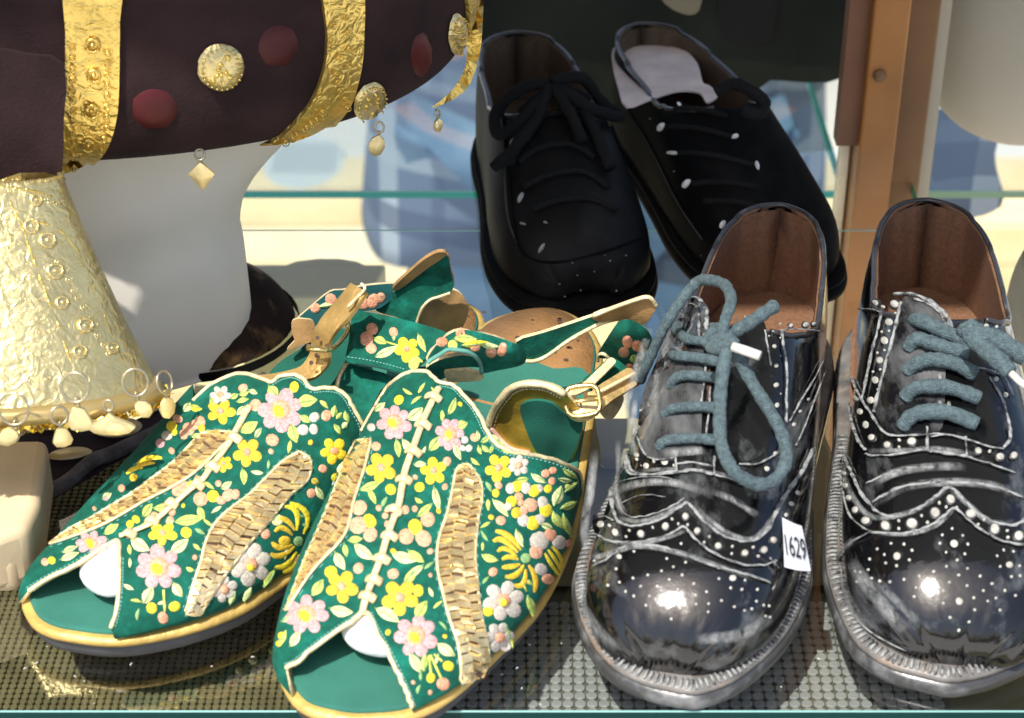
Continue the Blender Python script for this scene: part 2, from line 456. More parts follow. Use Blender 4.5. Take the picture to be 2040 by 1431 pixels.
def flowers(root, surf, data, T):
    """data rows in crop units; T maps them to picture points"""
    k = T(1, 0)[0] - T(0, 0)[0]
    def ring_flower(cx, cy, r, n, col, c1, c2=None, sq=1.0, rot=0, pr=.46, cr=.36):
        mc = MB(); cx_, cy_ = T(cx, cy); r_ = r*k*1.1
        ok = blob(mc, surf, ell(cx_, cy_, r_*cr, r_*cr*sq, rot), .0009, 0, .0006)
        if not ok: return
        o = mc.build('embroidered_flower', TH[c1], root)
        if c2:
            m2 = MB(); blob(m2, surf, ell(cx_-r_*.06, cy_+r_*.12, r_*cr*.6, r_*cr*.48, rot+.4), .0009, 0, .0012); m2.build('flower_centre', TH[c2], o)
        for i in range(n):
            q = rot + 2*pi*i/n + ru(-.1, .1); d = r_*(1-pr*.95)
            x = d*cos(q); y = d*sin(q)*sq; mp = MB(); kk = pr*ru(.92, 1.1)
            if blob(mp, surf, ell(cx_+x*cos(0), cy_+y, r_*kk*1.12, r_*kk*.95*(.5+.5*sq), atan2(y, x), pw=.85), .00045):
                mp.build('petal', TH[col], o)
    for row in data:
        t = row[0]
        if t == 'pink': ring_flower(row[1], row[2], row[3], 7, 'pink', 'pale' if len(row) < 6 else row[5], 'yel', row[4] if len(row) > 4 else 1, ru(0, 1), .36, .5)
        elif t == 'yel5': ring_flower(row[1], row[2], row[3], 5, 'yel' if rnd() < .6 else 'gold', 'peach', None, row[4] if len(row) > 4 else 1, ru(0, 1), .42, .28)
        elif t == 'wh6': ring_flower(row[1], row[2], row[3], 6, 'white', 'peach', 'yel' if row[3] > 60 else None, row[4] if len(row) > 4 else 1, ru(0, 1), .4, .34)
        elif t == 'b':
            mb = MB(); x, y = T(row[1], row[2]); r_ = row[3]*k
            if blob(mb, surf, ell(x, y, r_*1.2, r_*ru(.95, 1.2), ru(0, 3), pw=.9), .00045): mb.build('embroidered_bud', TH[row[4]], root)
        elif t == 'l':
            x0, y0 = T(row[1], row[2]); x1, y1 = T(row[3], row[4]); wd = (row[5] if len(row) > 5 else 13)*k
            col = row[6] if len(row) > 6 else random.choice(['leaf', 'leaf2', 'leaf'])
            mb = MB(); bend = ru(-.06, .06)*hypot(x1-x0, y1-y0)
            if blob(mb, surf, leafpts(x0, y0, x1, y1, wd*1.35, bend), .0004):
                ln = line3(surf, [(x0, y0, .0006), ((x0+x1)/2-(y1-y0)*.02, (y0+y1)/2+(x1-x0)*.02, .0008), (x0*.15+x1*.85, y0*.15+y1*.85, .0006)])
                if len(ln) > 2: mb.tube(ln, .00025, 5, mi=1)
                mb.build('embroidered_leaf', [TH[col], TH['green']], root)
        elif t == 'a':
            q = [T(row[i], row[i+1]) for i in (1, 3, 5)]; mb = MB()
            if blob_strip(mb, surf, arcpts(q[0][0], q[0][1], q[1][0], q[1][1], q[2][0], q[2][1], row[7]*k*1.6), .0005): mb.build('embroidered_petal', TH[row[8] if len(row) > 8 else 'gold'], root)
        elif t == 's':
            pts = [T(row[i], row[i+1]) for i in range(1, len(row)-1, 2)]; mb = MB(); ln = line3(surf, pts, .0004)
            if len(ln) > 2: mb.tube(ln, .0005, 5); mb.build('embroidered_stem', TH['leaf'], root)
def blob_strip(mb, surf, pts, h):
    n = len(pts)//2; A = pts[:n]; B = pts[n:][::-1]; vs = []; 
    for i in range(n):
        for t, hh in ((0, -.4), (.25, .8), (.5, 1.0), (.75, .8), (1, -.4)):
            q = (A[i][0]*(1-t)+B[i][0]*t, A[i][1]*(1-t)+B[i][1]*t); loc, nn, ms = surf.hit(*q)
            e = .4 if i in (0, n-1) else 1
            vs.append(loc + nn*(h*hh*e + .0002))
    fs = [(i*5+j, (i+1)*5+j, (i+1)*5+j+1, i*5+j+1) for i in range(n-1) for j in range(4)]
    mb.add(vs, fs); return True
def woven(root, surf, left, right, cols=3, rowpx=19):
    rowpx = 17
    """a braided inlay between two measured edges: dark backing, folded foil strips and a piping"""
    L = catmull(left, 6); R = catmull(right, 6)
    def samp(P, t):
        d = [0]
        for i in range(1, len(P)): d.append(d[-1] + hypot(*(P[i]-P[i-1])))
        x = t*d[-1]
        for i in range(1, len(P)):
            if d[i] >= x: f = (x-d[i-1])/max(d[i]-d[i-1], 1e-9); return P[i-1]*(1-f)+P[i]*f
        return P[-1]
    length = sum(hypot(*(L[i]-L[i-1])) for i in range(1, len(L)))
    mb = MB(); patch(mb, surf, [tuple(p) for p in L[::5]] + [tuple(p) for p in R[::-5]], .0004, .001, 12, smooth=2)
    base = mb.build('woven_panel', under_dk, root)
    rows = int(length/rowpx)
    for i in range(rows):
        for j in range(cols):
            t0 = (i + (.5 if j % 2 else 0) + ru(-.08, .08))/rows; t1 = t0 + ru(.78, .95)/rows
            t0 = max(t0, 0); t1 = min(t1, 1)
            if t1 - t0 < .3/rows: continue
            a0, a1 = j/cols + ru(-.03, .03), (j+1)/cols + ru(-.01, .05)
            sk = ru(.1, .45)/rows*(1 if j % 2 else -1); q = []
            for (t, a, hh) in ((t0, a0, .3), (t0+sk, a1, .9), (t1+sk, a1, 1.9), (t1, a0, 1.2)):
                t = min(max(t, 0), 1); a = min(max(a, .02), .98); p = samp(L, t)*(1-a)+samp(R, t)*a; loc, nn, ms = surf.hit(*p); q.append((loc, nn, hh*ru(.5, 1.5)))
            n = q[0][1]; fold = ru(.2, .8); top = [p_+n_*(.0007*h_+.0006) for p_, n_, h_ in q]
            c = (top[0]+top[2])/2*(1-fold)+(top[1]+top[3])/2*fold + n*.0005*ru(.0, .8)
            bot = [p_+n_*.0004 for p_, n_, _ in q]
            m1 = MB(); m1.add(top+[c]+bot, [(0,1,4),(1,2,4),(2,3,4),(3,0,4),(0,5,6,1),(1,6,7,2),(2,7,8,3),(3,8,5,0)])
            o = m1.build('foil_strip', gold_strip, base, smooth=False)
    mp = MB(); C = [tuple(p) for p in L] + [tuple(p) for p in R[::-1]]
    ln = line3(surf, C[::2], .0007, 2); mp.tube(ln, .0006, 6, closed=True); mp.build('panel_piping', gold_edge, root)
    # stitching a little outside the piping
    cx = np.mean([p for p in C], 0); ms = MB(); K = catmull(C[::3], 3, True)
    for i in range(0, len(K)-1, 2):
        a, b = K[i], K[i+1]; t = b-a; Ln = hypot(*t) or 1; nn_ = np.array([-t[1], t[0]])/Ln
        if nn_.dot(a-cx) < 0: nn_ = -nn_
        a2, b2 = a+nn_*5, a+nn_*5+t*.7
        p1, n1, m1_ = surf.hit(*a2); p2, n2, m2_ = surf.hit(*b2)
        if m1_ > 3 or m2_ > 3 or (p1-p2).length > .004: continue
        ms.tube([p1+n1*.0004, p2+n2*.0004], .00022, 4)
    if ms.v: ms.build('edge_stitching', stitchm, root)['kind'] = 'stuff'

def sandal(fr, tab, outline, label, base):
    root = thing('embroidered_sandal', base, label, 'sandal', 'pair of green embroidered sandals')
    zt = lambda a: 12 + 14*min(max((a-120)/90, 0), 1)**1.5
    mb = MB(); sole_layer(mb, fr, outline, [(5, lambda a: .3), (3.0, lambda a: 1.2), (2.0, lambda a: 3), (.6, lambda a: zt(a)-3.2)]); kelly(mb.build('outsole', outsole_m, root))
    mb = MB(); sole_layer(mb, fr, outline, [(1.5, lambda a: zt(a)-3.6), (-.3, lambda a: zt(a)-3.3), (-.7, lambda a: zt(a)-2), (-.2, lambda a: zt(a)-.6), (1.6, lambda a: zt(a))]); kelly(mb.build('gold_rand', mat('gold_rand', (.62, .42, .12), .42, metal=.35, noise=(60, .3), bump=(400, .5)), root))
    front = [q for q in outline if q[0] < 175]
    mb = MB(); sole_layer(mb, fr, outline, [(3.2, lambda a: zt(a)-.5), (2.6, lambda a: zt(a)+.6), (3.2, lambda a: zt(a)+1.3), (4.5, lambda a: zt(a)+1.5)], bottom=False); kelly(mb.build('insole', mat('green_insole', (.025, .15, .11), .9, noise=(30, .2), bump=(1500, .3)), root))
    heel = []
    for a, n_ in sole_ring(outline, 3.6, 3):
        if a > 172: heel.append((a, n_))
    mid = np.mean([h[1] for h in heel])
    # tan leather heel sock with an arched front edge
    lo = min(heel, key=lambda q: (q[1]))
    hs = sorted(heel, key=lambda q: atan2(q[1]-mid, q[0]-215))
    pts = [(a, n_) for a, n_ in hs]
    mb = MB(); c = Vector((212, mid)); ring = [fr.p(a, n_, zt(a)+1.7) for a, n_ in pts]; rb = [fr.p(a, n_, zt(a)+.4) for a, n_ in pts]
    k = len(ring); vs = rb + ring + [fr.p(212+(a-212)*.5, mid+(n_-mid)*.5, zt(a)+2.2) for a, n_ in pts] + [fr.p(212, mid, zt(212)+2.2)]
    fs = []
    for r in range(2):
        for i in range(k): j = (i+1) % k; fs.append((r*k+i, r*k+j, (r+1)*k+j, (r+1)*k+i))
    for i in range(k): fs.append((2*k+i, 2*k+(i+1) % k, 3*k))
    mb.add(vs, fs); kelly(mb.build('heel_sock', mat('tan_sock', (.31, .16, .055), .5, noise=(40, .3), bump=(600, .4)), root))
    mb = MB()
    for i in range(26):
        a, n_ = ru(212, 250), mid + ru(-17, 17); r_ = ru(.5, 1.3)
        mb.add([fr.p(a+r_*cos(q), n_+r_*sin(q)*1.0, zt(a)+2.45) for q in np.linspace(0, 2*pi, 9)[:-1]], [tuple(range(8))])
    mb.build('worn_spots', under_dk, root)['kind'] = 'stuff'
    return root

def vamp(root, fr, surf, front_px, back_px, v_front0, v_back0, tw=None):
    """upper leather cut by the toe opening and the throat; front/back are measured left to right"""
    F = [surf.uv(*p) for p in catmull(front_px, 4)]; B = [surf.uv(*p) for p in catmull(back_px, 4)]
    poly = [(v_front0, 0.0)] + F + [(F[-1][0], 1.0)] if F[-1][1] < .995 else [(v_front0, 0.0)] + F
    poly = poly + [(B[-1][0], 1.0)] + B[::-1] + [(v_back0, 0.0)]
    # drop points that come too close together
    out = []
    for p in poly:
        if not out or hypot(p[0]-out[-1][0], p[1]-out[-1][1]) > .008: out.append(p)
    mb = MB(); trim_uv(mb, surf, out); o = mb.build('vamp', [velvet, gold_edge], root)
    for E_ in (F, B):
        mp = MB(); P = []
        for a, b in E_:
            n = surf.nrm(a, b); 
            if n.z < 0: n = -n
            P.append(surf.at(a, b) + n*.0003)
        Q = [P[0]]
        for p in P[1:]:
            if (p-Q[-1]).length > .0012: Q.append(p)
        mp.tube(catmull(Q, 2), .0009, 7); mp.build('edge_piping', gold_edge, root)
    return o
def stitches(root, surf, pts, off=6, gap=5.0, m=None, r=.00025, name='edge_stitching'):
    K = catmull(pts, 12); d = 0; mb = MB(); Q = [K[0]]
    for i in range(1, len(K)):
        if hypot(*(K[i]-Q[-1])) >= gap: Q.append(K[i])
    for i in range(len(Q)-1):
        a, t = Q[i], Q[i+1]-Q[i]; L = hypot(*t) or 1; nn_ = np.array([-t[1], t[0]])/L*off
        p1, n1, m1 = surf.hit(*(a+nn_)); p2, n2, m2 = surf.hit(*(a+nn_+t*.62))
        if m1 > 2 or m2 > 2 or (p1-p2).length > .004: continue
        mb.tube([p1+n1*.0003, p2+n2*.0003], r, 4)
    if mb.v: mb.build(name, m or stitchm, root)['kind'] = 'stuff'

# ---- front sandal (second from the left)
FR2 = Frame((-.054, -.246), (.020, .003))
T2 = [(-8,-14,8,-3,15),(-4,-24,15,-3,18),(0,-29,20,-3,21),(8,-35,27,-3,26),(20,-39,34,-4,31),(40,-43,40,-6,39),(70,-45,47,-9,49),(100,-44,48,-12,58),(125,-42,46,-15,65),(150,-38,42,-17,71),(180,-35,38,-17,76)]
O2 = [(-9,-5),(-7,-19),(5,-31),(18,-38),(45,-43),(80,-45),(110,-44),(150,-39),(200,-34),(235,-28),(252,-16),(259,-2),(254,12),(240,24),(222,31),(190,36),(150,42),(127,46),(104,48),(72,47),(43,40),(14,30),(0,20),(-7,6)]
s2 = sandal(FR2, T2, O2, 'green embroidered peep-toe sandal with gold woven inlays standing right beside the black brogues', (-.03, -.14, 0))
SF2 = loft(FR2, T2, -8, 178)
front2 = [(570,1330),(590,1322),(620,1296),(660,1266),(700,1239),(721,1223),(734,1223),(750,1258),(772,1298),(796,1348),(812,1385),(822,1414)]
back2 = [(705,850),(730,815),(760,784),(797,752),(829,740),(855,745),(877,763),(905,770),(921,786),(943,809),(957,833),(967,855),(987,884),(1016,901),(1060,907),(1110,920),(1151,941),(1158,975)]
vamp(s2, FR2, SF2, front2, back2, .02, .80)
stitches(s2, SF2, front2[:6], -7); stitches(s2, SF2, front2[6:], -7); stitches(s2, SF2, back2[6:], 7)
TA = lambda x, y: (500 + x/2.101, 750 + y/2.101)
woven(s2, SF2, [TA(*p) for p in [(505,268),(430,285),(385,400),(330,540),(280,660),(230,770),(190,880),(150,985)]], [TA(*p) for p in [(508,268),(478,390),(455,460),(430,540),(415,610),(380,690),(260,820),(152,985)]], 3, 13)
woven(s2, SF2, [TA(*p) for p in [(905,372),(862,392),(843,480),(820,580),(785,690),(780,800),(805,920),(830,1020),(865,1130),(878,1280)]], [TA(*p) for p in [(910,372),(958,440),(965,520),(950,600),(937,740),(945,860),(960,1000),(985,1130),(990,1230),(970,1270)]], 3, 12)
D2 = [('pink',600,195,66),('b',620,100,20,'yel'),('l',655,185,722,130,20),('yel5',545,385,58),('b',525,295,18,'pale'),('l',455,480,548,442,15),('b',585,475,22,'yel'),('l',490,470,525,540,11),
 ('l',608,262,620,345,12,'leaf'),('l',632,262,690,335,15,'leaf2'),('b',455,552,31,'pale'),('b',450,625,36,'pale'),('b',497,607,29,'yel'),('b',500,664,30,'pale'),('b',535,553,13,'pale'),('b',562,585,13,'pale'),('b',570,620,14,'pale'),
 ('b',740,600,30,'peach'),('b',650,672,31,'peach'),('b',722,680,34,'pale'),('b',688,632,32,'yel'),('b',686,556,13,'peach'),('l',695,592,762,530,13),('b',600,568,18,'pale'),('b',645,560,18,'pale'),
 ('l',352,735,395,815,18,'leaf2'),('l',430,700,520,770,20),('l',405,690,470,680,13),('l',392,700,402,760,10),('b',450,805,22,'pale'),('b',335,820,25,'yel'),('yel5',380,882,62),('l',255,922,305,848,18),
 ('pink',235,998,84,.85),('l',328,972,432,990,20,'leaf2'),('l',165,1135,208,1062,16,'leaf2'),('l',118,1130,150,1060,11),('b',128,1085,14,'yel'),('b',118,1120,12,'yel'),('l',130,1030,180,1000,10,'leaf2'),
 ('l',585,742,700,775,20,'leaf2'),('l',655,728,728,782,16),('l',640,872,690,800,16),('l',725,790,645,862,14,'leaf2'),('b',595,828,23,'pale'),('yel5',625,928,70),('b',700,898,24,'yel'),('l',690,1018,738,938,20),('l',520,972,625,1032,22,'leaf2'),
 ('pink',690,1088,82),('l',778,1118,855,1172,20,'leaf2'),('l',665,1158,715,1248,18,'leaf2'),('l',732,1160,722,1240,12),('s',745,1170,752,1245),('s',765,1165,800,1195),('s',750,1168,795,1265),('b',752,1262,20,'yel'),('b',825,1213,22,'yel'),('b',803,1287,26,'peach'),
 ('pink',832,245,56,1.15),('l',825,165,858,88,12,'leaf'),('b',875,118,10,'yel'),('l',745,315,792,250,17),('l',850,280,880,355,12),('l',862,215,908,195,16),('b',895,268,15,'white'),('b',912,302,15,'white'),('b',886,302,13,'white'),
 ('b',935,258,17,'peach'),('l',950,275,945,225,8),('l',960,280,1000,250,9),('l',965,290,1000,320,9),('l',950,292,965,330,8),('l',1000,245,1040,280,9),('l',1020,270,1060,310,9),('l',1045,300,1090,325,8),('l',1010,290,1000,325,7),('b',820,358,19,'peach'),('yel5',765,398,52),
 ('b',706,465,20,'yel'),('l',680,372,736,368,11,'leaf2'),('l',765,460,790,568,13,'leaf2'),('yel5',1035,385,52,1.1),('wh6',1120,375,40),('l',1105,438,1165,428,12),('l',1168,408,1238,448,12),('b',1232,408,18,'peach'),('b',1262,395,16,'peach'),('b',1258,440,16,'peach'),
 ('l',1300,388,1368,432,10),('l',1282,430,1345,440,9),('l',1308,485,1372,435,9),('b',1325,465,14,'leaf'),
 ('b',1085,470,22,'white'),('b',1112,462,22,'yel'),('b',1150,468,24,'white'),('b',1185,480,26,'yel'),('b',1205,470,18,'white'),('b',1090,525,22,'yel'),('b',1075,545,18,'white'),('b',1110,572,22,'gold'),('b',1140,605,24,'white'),('b',1178,615,28,'yel'),('b',1205,600,24,'white'),('b',1232,560,28,'yel'),('b',1220,530,26,'white'),('b',1168,540,28,'pale'),('b',1120,505,18,'peach'),('b',1140,562,20,'pale'),('b',1128,530,14,'peach'),
 ('b',1035,457,17,'peach'),('b',1024,490,17,'yel'),('b',1242,472,17,'yel'),('b',1045,605,20,'peach'),('l',1008,515,1078,592,15),('l',1262,545,1298,455,20,'leaf2'),('l',1258,565,1305,640,16),('l',1290,555,1368,520,14),('l',1300,575,1345,680,14,'leaf'),('l',1210,620,1265,640,12),
 ('a',1022,648,1085,655,1128,728,13),('a',1012,692,1050,660,1115,738,13),('a',1030,735,1060,700,1110,755,11),('a',1048,768,1080,745,1118,768,11),('a',1048,800,1085,800,1125,788,12),('a',1062,838,1110,850,1140,790,13),('a',1098,872,1150,900,1148,808,13),('a',1182,905,1205,850,1160,790,13),('b',1148,762,20,'green'),
 ('b',1012,820,19,'peach'),('l',962,748,1038,772,14),('l',1105,640,1140,720,12,'leaf2'),('wh6',1055,938,78),('l',1152,915,1182,1008,15),('b',992,983,22,'yel'),('wh6',1038,1092,58),('l',1060,1038,1096,1138,10),('s',1150,900,1130,860),
 ('b',1205,690,38,'white'),('b',1192,735,28,'pale'),('b',1250,665,26,'peach'),('b',1288,695,28,'white'),('a',1228,740,1250,790,1290,832,9,'yel'),('a',1240,725,1275,770,1298,815,9,'yel'),('a',1255,712,1300,750,1302,800,9,'yel'),('b',1212,808,26,'white'),('b',1240,848,24,'peach'),('b',1328,698,15,'peach'),
 ('l',440,215,480,160,12),('l',415,260,470,205,12,'leaf2'),('b',505,215,16,'white'),('b',470,180,12,'yel'),('l',520,150,565,110,12,'leaf2'),('b',440,250,14,'yel'),('l',360,420,395,350,10,'leaf2')]
flowers(s2, SF2, D2, TA)
def filler(root, surf, data, T, region, holes, n, seed):
    r_ = random.Random(seed); k = T(1, 0)[0] - T(0, 0)[0]; occ = []
    for d in data:
        if d[0] in ('pink', 'yel5', 'wh6', 'b'): occ.append((*T(d[1], d[2]), d[3]*k*1.15))
        elif d[0] == 'l': occ.append((*T((d[1]+d[3])/2, (d[2]+d[4])/2), 14))
        elif d[0] == 'a':
            for a in (1, 3, 5): occ.append((*T(d[a], d[a+1]), 8))
    xs = [p[0] for p in region]; ys = [p[1] for p in region]; made = 0
    for _ in range(4000):
        if made >= n: break
        x, y = r_.uniform(min(xs), max(xs)), r_.uniform(min(ys), max(ys))
        if not inside(region, x, y) or any(inside(h, x, y) or bdist(np.array(h, float), x, y) < 13 for h in holes): continue
        if bdist(np.array(region, float), x, y) < 12 or any(hypot(x-o[0], y-o[1]) < o[2]+9 for o in occ): continue
        mb = MB(); t = r_.random()
        if t < .62:
            q = r_.uniform(0, 2*pi); L = r_.uniform(9, 15); ok = blob(mb, surf, leafpts(x-cos(q)*L, y-sin(q)*L, x+cos(q)*L, y+sin(q)*L, r_.uniform(3.5, 5.5), r_.uniform(-2, 2)), .0004); nm, c = 'embroidered_leaf', r_.choice(['leaf', 'leaf2', 'green', 'leaf']); rad = 12
        else:
            a = r_.uniform(5, 8); ok = blob(mb, surf, ell(x, y, a, a*.85, r_.uniform(0, 3)), .00045); nm, c = 'embroidered_bud', r_.choice(['peach', 'pale', 'yel', 'peach', 'gold']); rad = 8
        if ok and mb.v: mb.build(nm, TH[c], root); occ.append((x, y, rad)); made += 1
HL2 = [[TA(*p) for p in [(505,268),(430,285),(385,400),(330,540),(280,660),(230,770),(190,880),(150,985),(260,820),(380,690),(415,610),(430,540),(455,460),(478,390)]], [TA(*p) for p in [(905,372),(862,392),(843,480),(820,580),(785,690),(780,800),(805,920),(830,1020),(865,1130),(878,1280),(970,1270),(990,1230),(985,1130),(960,1000),(945,860),(937,740),(950,600),(965,520),(958,440)]]]
LC2 = [TA(x-14, y) for x, y in [(770,90),(720,200),(645,410),(578,660),(510,860),(470,995)]] + [TA(x+14, y) for x, y in [(470,995),(510,860),(578,660),(645,410),(720,200),(770,90)]]
filler(s2, SF2, D2, TA, [(575,1310),(560,1270),(610,1080),(690,900),(760,790),(800,755),(855,750),(920,800),(960,850),(1010,905),(1140,945),(1150,1010),(1120,1120),(1060,1210),(960,1320),(850,1400),(820,1400),(790,1320),(735,1215),(660,1255)], HL2 + [LC2], 70, 5)
# lacing down the middle
def lacing(root, surf, pts, bars, T, br=30, ang=.1):
    mb = MB(); ln = line3(surf, [T(*p) for p in pts], .0012); mb.tube(ln, .0014, 7, flat=.6); mb.build('lacing_cord', gold_edge, root)
    for x, y in bars:
        a = T(x-br, y-br*.35+ru(-3, 3)); b = T(x+br, y+br*.3+ru(-3, 3)); mb = MB(); c = T(x, y)
        ln = line3(surf, [(a[0], a[1], .0003), ((a[0]*3+b[0])/4, (a[1]*3+b[1])/4, .0016), (c[0], c[1], .0028), ((a[0]+b[0]*3)/4, (a[1]+b[1]*3)/4, .0016), (b[0], b[1], .0003)], n=2)
        if len(ln) > 4: mb.tube(ln, .0019, 8, flat=.5, up=surf.hit(*c)[1]); mb.build('lacing_bar', gold_edge, root)
lacing(s2, SF2, [(788,55),(770,90),(720,200),(680,310),(645,410),(622,540),(578,660),(545,770),(510,860),(482,940),(470,995)], [(765,95),(722,210),(682,325),(642,440),(600,568),(582,675),(550,770),(517,857),(490,928)], TA)
def toeform(root, fr, cs, cn, a, b, c, zc):
    G = []
    for i in range(24):
        t = pi*i/23; row = []
        for j in range(32):
            q = 2*pi*j/32; ss = cs - a*cos(t); row.append(fr.p(ss, cn + b*sin(t)**.6*cos(q), zc + .17*(ss-20) + (c + .12*max(ss-20, 0)*0)*sin(t)**.6*sin(q)))
        G.append(row)
    mb = MB(); mb.grid(G, closed_v=True); return kelly(mb.build('toe_filler', mat('white_foam', (.80, .80, .78), .75, bump=(500, .3)), root))
toeform(s2, FR2, 62, 0, 47, 21, 9.0, 24)

# ---- left sandal
FR1 = Frame((-.172, -.196), (-.018, .003))
T1 = [(-8,-6,14,5,15),(-4,-12,22,6,18),(0,-16,28,6,21),(8,-20,37,7,26),(24,-23,47,9,32),(45,-28,54,13,39),(70,-32,56,17,48),(100,-38,54,20,59),(120,-40,50,20,66),(150,-40,45,18,73),(180,-38,41,16,77)]
O1 = [(-8,5),(-6,-5),(2,-16),(24,-23),(45,-28),(80,-34),(119,-39),(150,-38),(200,-34),(238,-25),(251,-11),(253,0),(246,11),(232,20),(200,32),(150,44),(110,52),(84,55),(66,56),(45,55),(24,47),(5,33),(-5,16)]
s1 = sandal(FR1, T1, O1, 'green embroidered peep-toe sandal farther from the brogues, its toe pointing towards the pale wooden block', (-.1, -.1, 0))
SF1 = loft(FR1, T1, -8, 178)
TB = lambda x, y: (x/2.101, 750 + y/2.101)
front1 = [(58,1178),(95,1155),(143,1131),(190,1102),(225,1080),(236,1080),(239,1112),(237,1178),(230,1225),(222,1250)]
back1 = [(385,800),(419,769),(471,746),(510,752),(540,762),(544,760),(560,751),(581,747),(600,753),(616,769),(621,776),(653,774),(677,779),(692,794),(701,811),(722,850),(720,880)]
vamp(s1, FR1, SF1, front1, back1, .02, .78)
stitches(s1, SF1, front1[:5], -7); stitches(s1, SF1, front1[6:], -7); stitches(s1, SF1, back1[4:], 7)
woven(s1, SF1, [TB(*p) for p in [(930,236),(850,243),(790,300),(720,370),(640,430),(560,490),(470,545),(380,600),(300,640),(212,705)]], [TB(*p) for p in [(935,236),(985,245),(930,300),(870,360),(800,420),(700,480),(600,530),(500,590),(400,640),(214,707)]], 3, 13)
woven(s1, SF1, [TB(*p) for p in [(1248,318),(1180,360),(1110,430),(1040,500),(960,560),(900,620),(860,700),(840,780),(805,880),(775,990)]], [TB(*p) for p in [(1252,318),(1295,350),(1285,430),(1210,500),(1130,600),(1050,690),(980,780),(920,860),(870,940),(830,1000)]], 3, 13)
D1 = [('pink',1175,142,84),('b',1232,46,22,'yel'),('l',1240,115,1332,98,22),('l',1218,200,1242,282,20),('b',1315,172,21,'white'),('b',1268,225,22,'white'),('b',1312,222,21,'white'),('l',1125,40,1165,92,20,'leaf'),('l',1255,165,1300,195,13,'leaf'),
 ('b',1140,268,25,'peach'),('l',1068,262,1096,215,10),('b',1365,165,22,'peach'),('l',1392,172,1402,120,12),('l',1405,180,1432,150,9),('l',1440,145,1460,195,10),('l',1395,200,1425,245,10),('yel5',1395,312,52),('b',1350,387,18,'peach'),('l',1430,220,1455,190,10),
 ('wh6',925,80,42,.8),('b',1018,50,19,'pale'),('l',965,95,1000,75,10),('l',1000,80,1045,65,10),('l',990,110,1045,95,9),('l',1040,60,1080,75,9),('yel5',925,150,56,.75),('b',1070,122,24,'pale'),('l',1005,238,1082,190,20),('l',1030,125,990,165,11,'leaf2'),('l',880,90,905,130,12),
 ('yel5',1035,320,56),('l',1015,385,1022,458,13,'leaf'),('yel5',938,368,32),('l',858,408,898,350,13),('b',955,498,26,'pale'),('b',985,495,20,'peach'),('b',840,515,28,'peach'),('b',925,520,20,'peach'),('b',892,503,24,'yel'),('b',775,472,30,'peach'),('b',740,480,22,'peach'),('b',800,455,17,'yel'),('b',830,435,17,'peach'),('b',915,450,13,'pale'),('l',925,475,972,440,12),
 ('l',598,592,640,532,15,'leaf'),('l',640,555,745,545,16,'leaf'),('l',728,612,858,592,19,'leaf'),('l',830,545,858,600,13),('b',650,588,20,'peach'),('b',712,605,18,'pale'),('yel5',682,658,56,.75),('b',780,655,22,'yel'),('b',570,600,17,'yel'),('b',545,620,15,'yel'),('b',720,570,15,'peach'),
 ('l',545,678,630,732,22,'leaf2'),('l',712,742,792,680,20,'leaf2'),('pink',665,800,86),('l',600,955,642,878,20,'leaf2'),('l',725,862,765,925,17,'leaf2'),('b',635,970,22,'yel'),('b',730,963,23,'yel'),('b',682,1010,24,'peach'),('s',685,895,690,985),('s',670,720,685,680),
 ('pink',385,698,62,.6),('l',435,665,500,618,15),('l',252,772,335,738,13,'leaf2'),('b',218,772,15,'yel'),('b',190,778,15,'pale'),('l',260,740,330,712,10,'leaf2'),
 ('b',790,222,26,'peach'),('b',840,190,22,'peach'),('b',815,205,20,'pale'),('b',770,245,20,'pale'),('b',845,218,16,'gold'),('l',800,255,850,245,11),('a',575,370,620,330,680,345,12,'yel'),('a',560,390,600,360,650,365,10,'gold'),('a',530,410,560,380,600,385,10,'yel'),('b',510,470,15,'peach'),('b',560,425,16,'gold'),('l',430,520,470,490,12,'leaf2'),('b',445,510,12,'pink'),
 ('b',720,210,22,'yel'),('b',745,180,20,'pale'),('b',700,250,22,'white'),('b',730,235,14,'yel'),('l',770,150,800,110,14,'leaf2'),('l',790,125,850,140,12,'yel'),('b',672,282,18,'pink'),
 ('a',1190,545,1262,540,1240,645,13,'yel'),('a',1212,528,1325,560,1268,660,13,'yel'),('a',1148,600,1200,580,1232,645,12),('a',1148,650,1180,612,1222,665,12),('a',1138,692,1155,735,1222,705,13),('a',1130,740,1165,775,1232,712,13),('a',1148,795,1195,815,1240,735,13,'yel'),('a',1180,818,1235,810,1250,745,12,'yel'),('b',1248,690,20,'green'),('b',1190,690,24,'gold'),
 ('wh6',1048,788,80,1.0),('wh6',937,890,52),('b',1110,660,20,'peach'),('b',1160,602,24,'leaf2'),('l',1100,882,1152,805,13,'leaf'),('l',1018,942,1052,878,12,'leaf2'),('l',958,955,985,895,11,'leaf2'),('b',968,800,13,'yel'),('b',1302,490,19,'peach'),('l',1318,460,1358,520,13),('b',1245,772,20,'peach'),('b',1405,425,20,'yel'),('b',1440,415,16,'gold'),('b',1400,450,14,'white'),('l',1300,430,1335,450,12,'gold'),('l',1365,560,1340,620,12,'leaf')]
flowers(s1, SF1, D1, TB)
HL1 = [[TB(*p) for p in [(930,236),(850,243),(790,300),(720,370),(640,430),(560,490),(470,545),(380,600),(300,640),(212,705),(400,640),(500,590),(600,530),(700,480),(800,420),(870,360),(930,300),(985,245)]], [TB(*p) for p in [(1248,318),(1180,360),(1110,430),(1040,500),(960,560),(900,620),(860,700),(840,780),(805,880),(775,990),(830,1000),(870,940),(920,860),(980,780),(1050,690),(1130,600),(1210,500),(1285,430),(1295,350)]]]
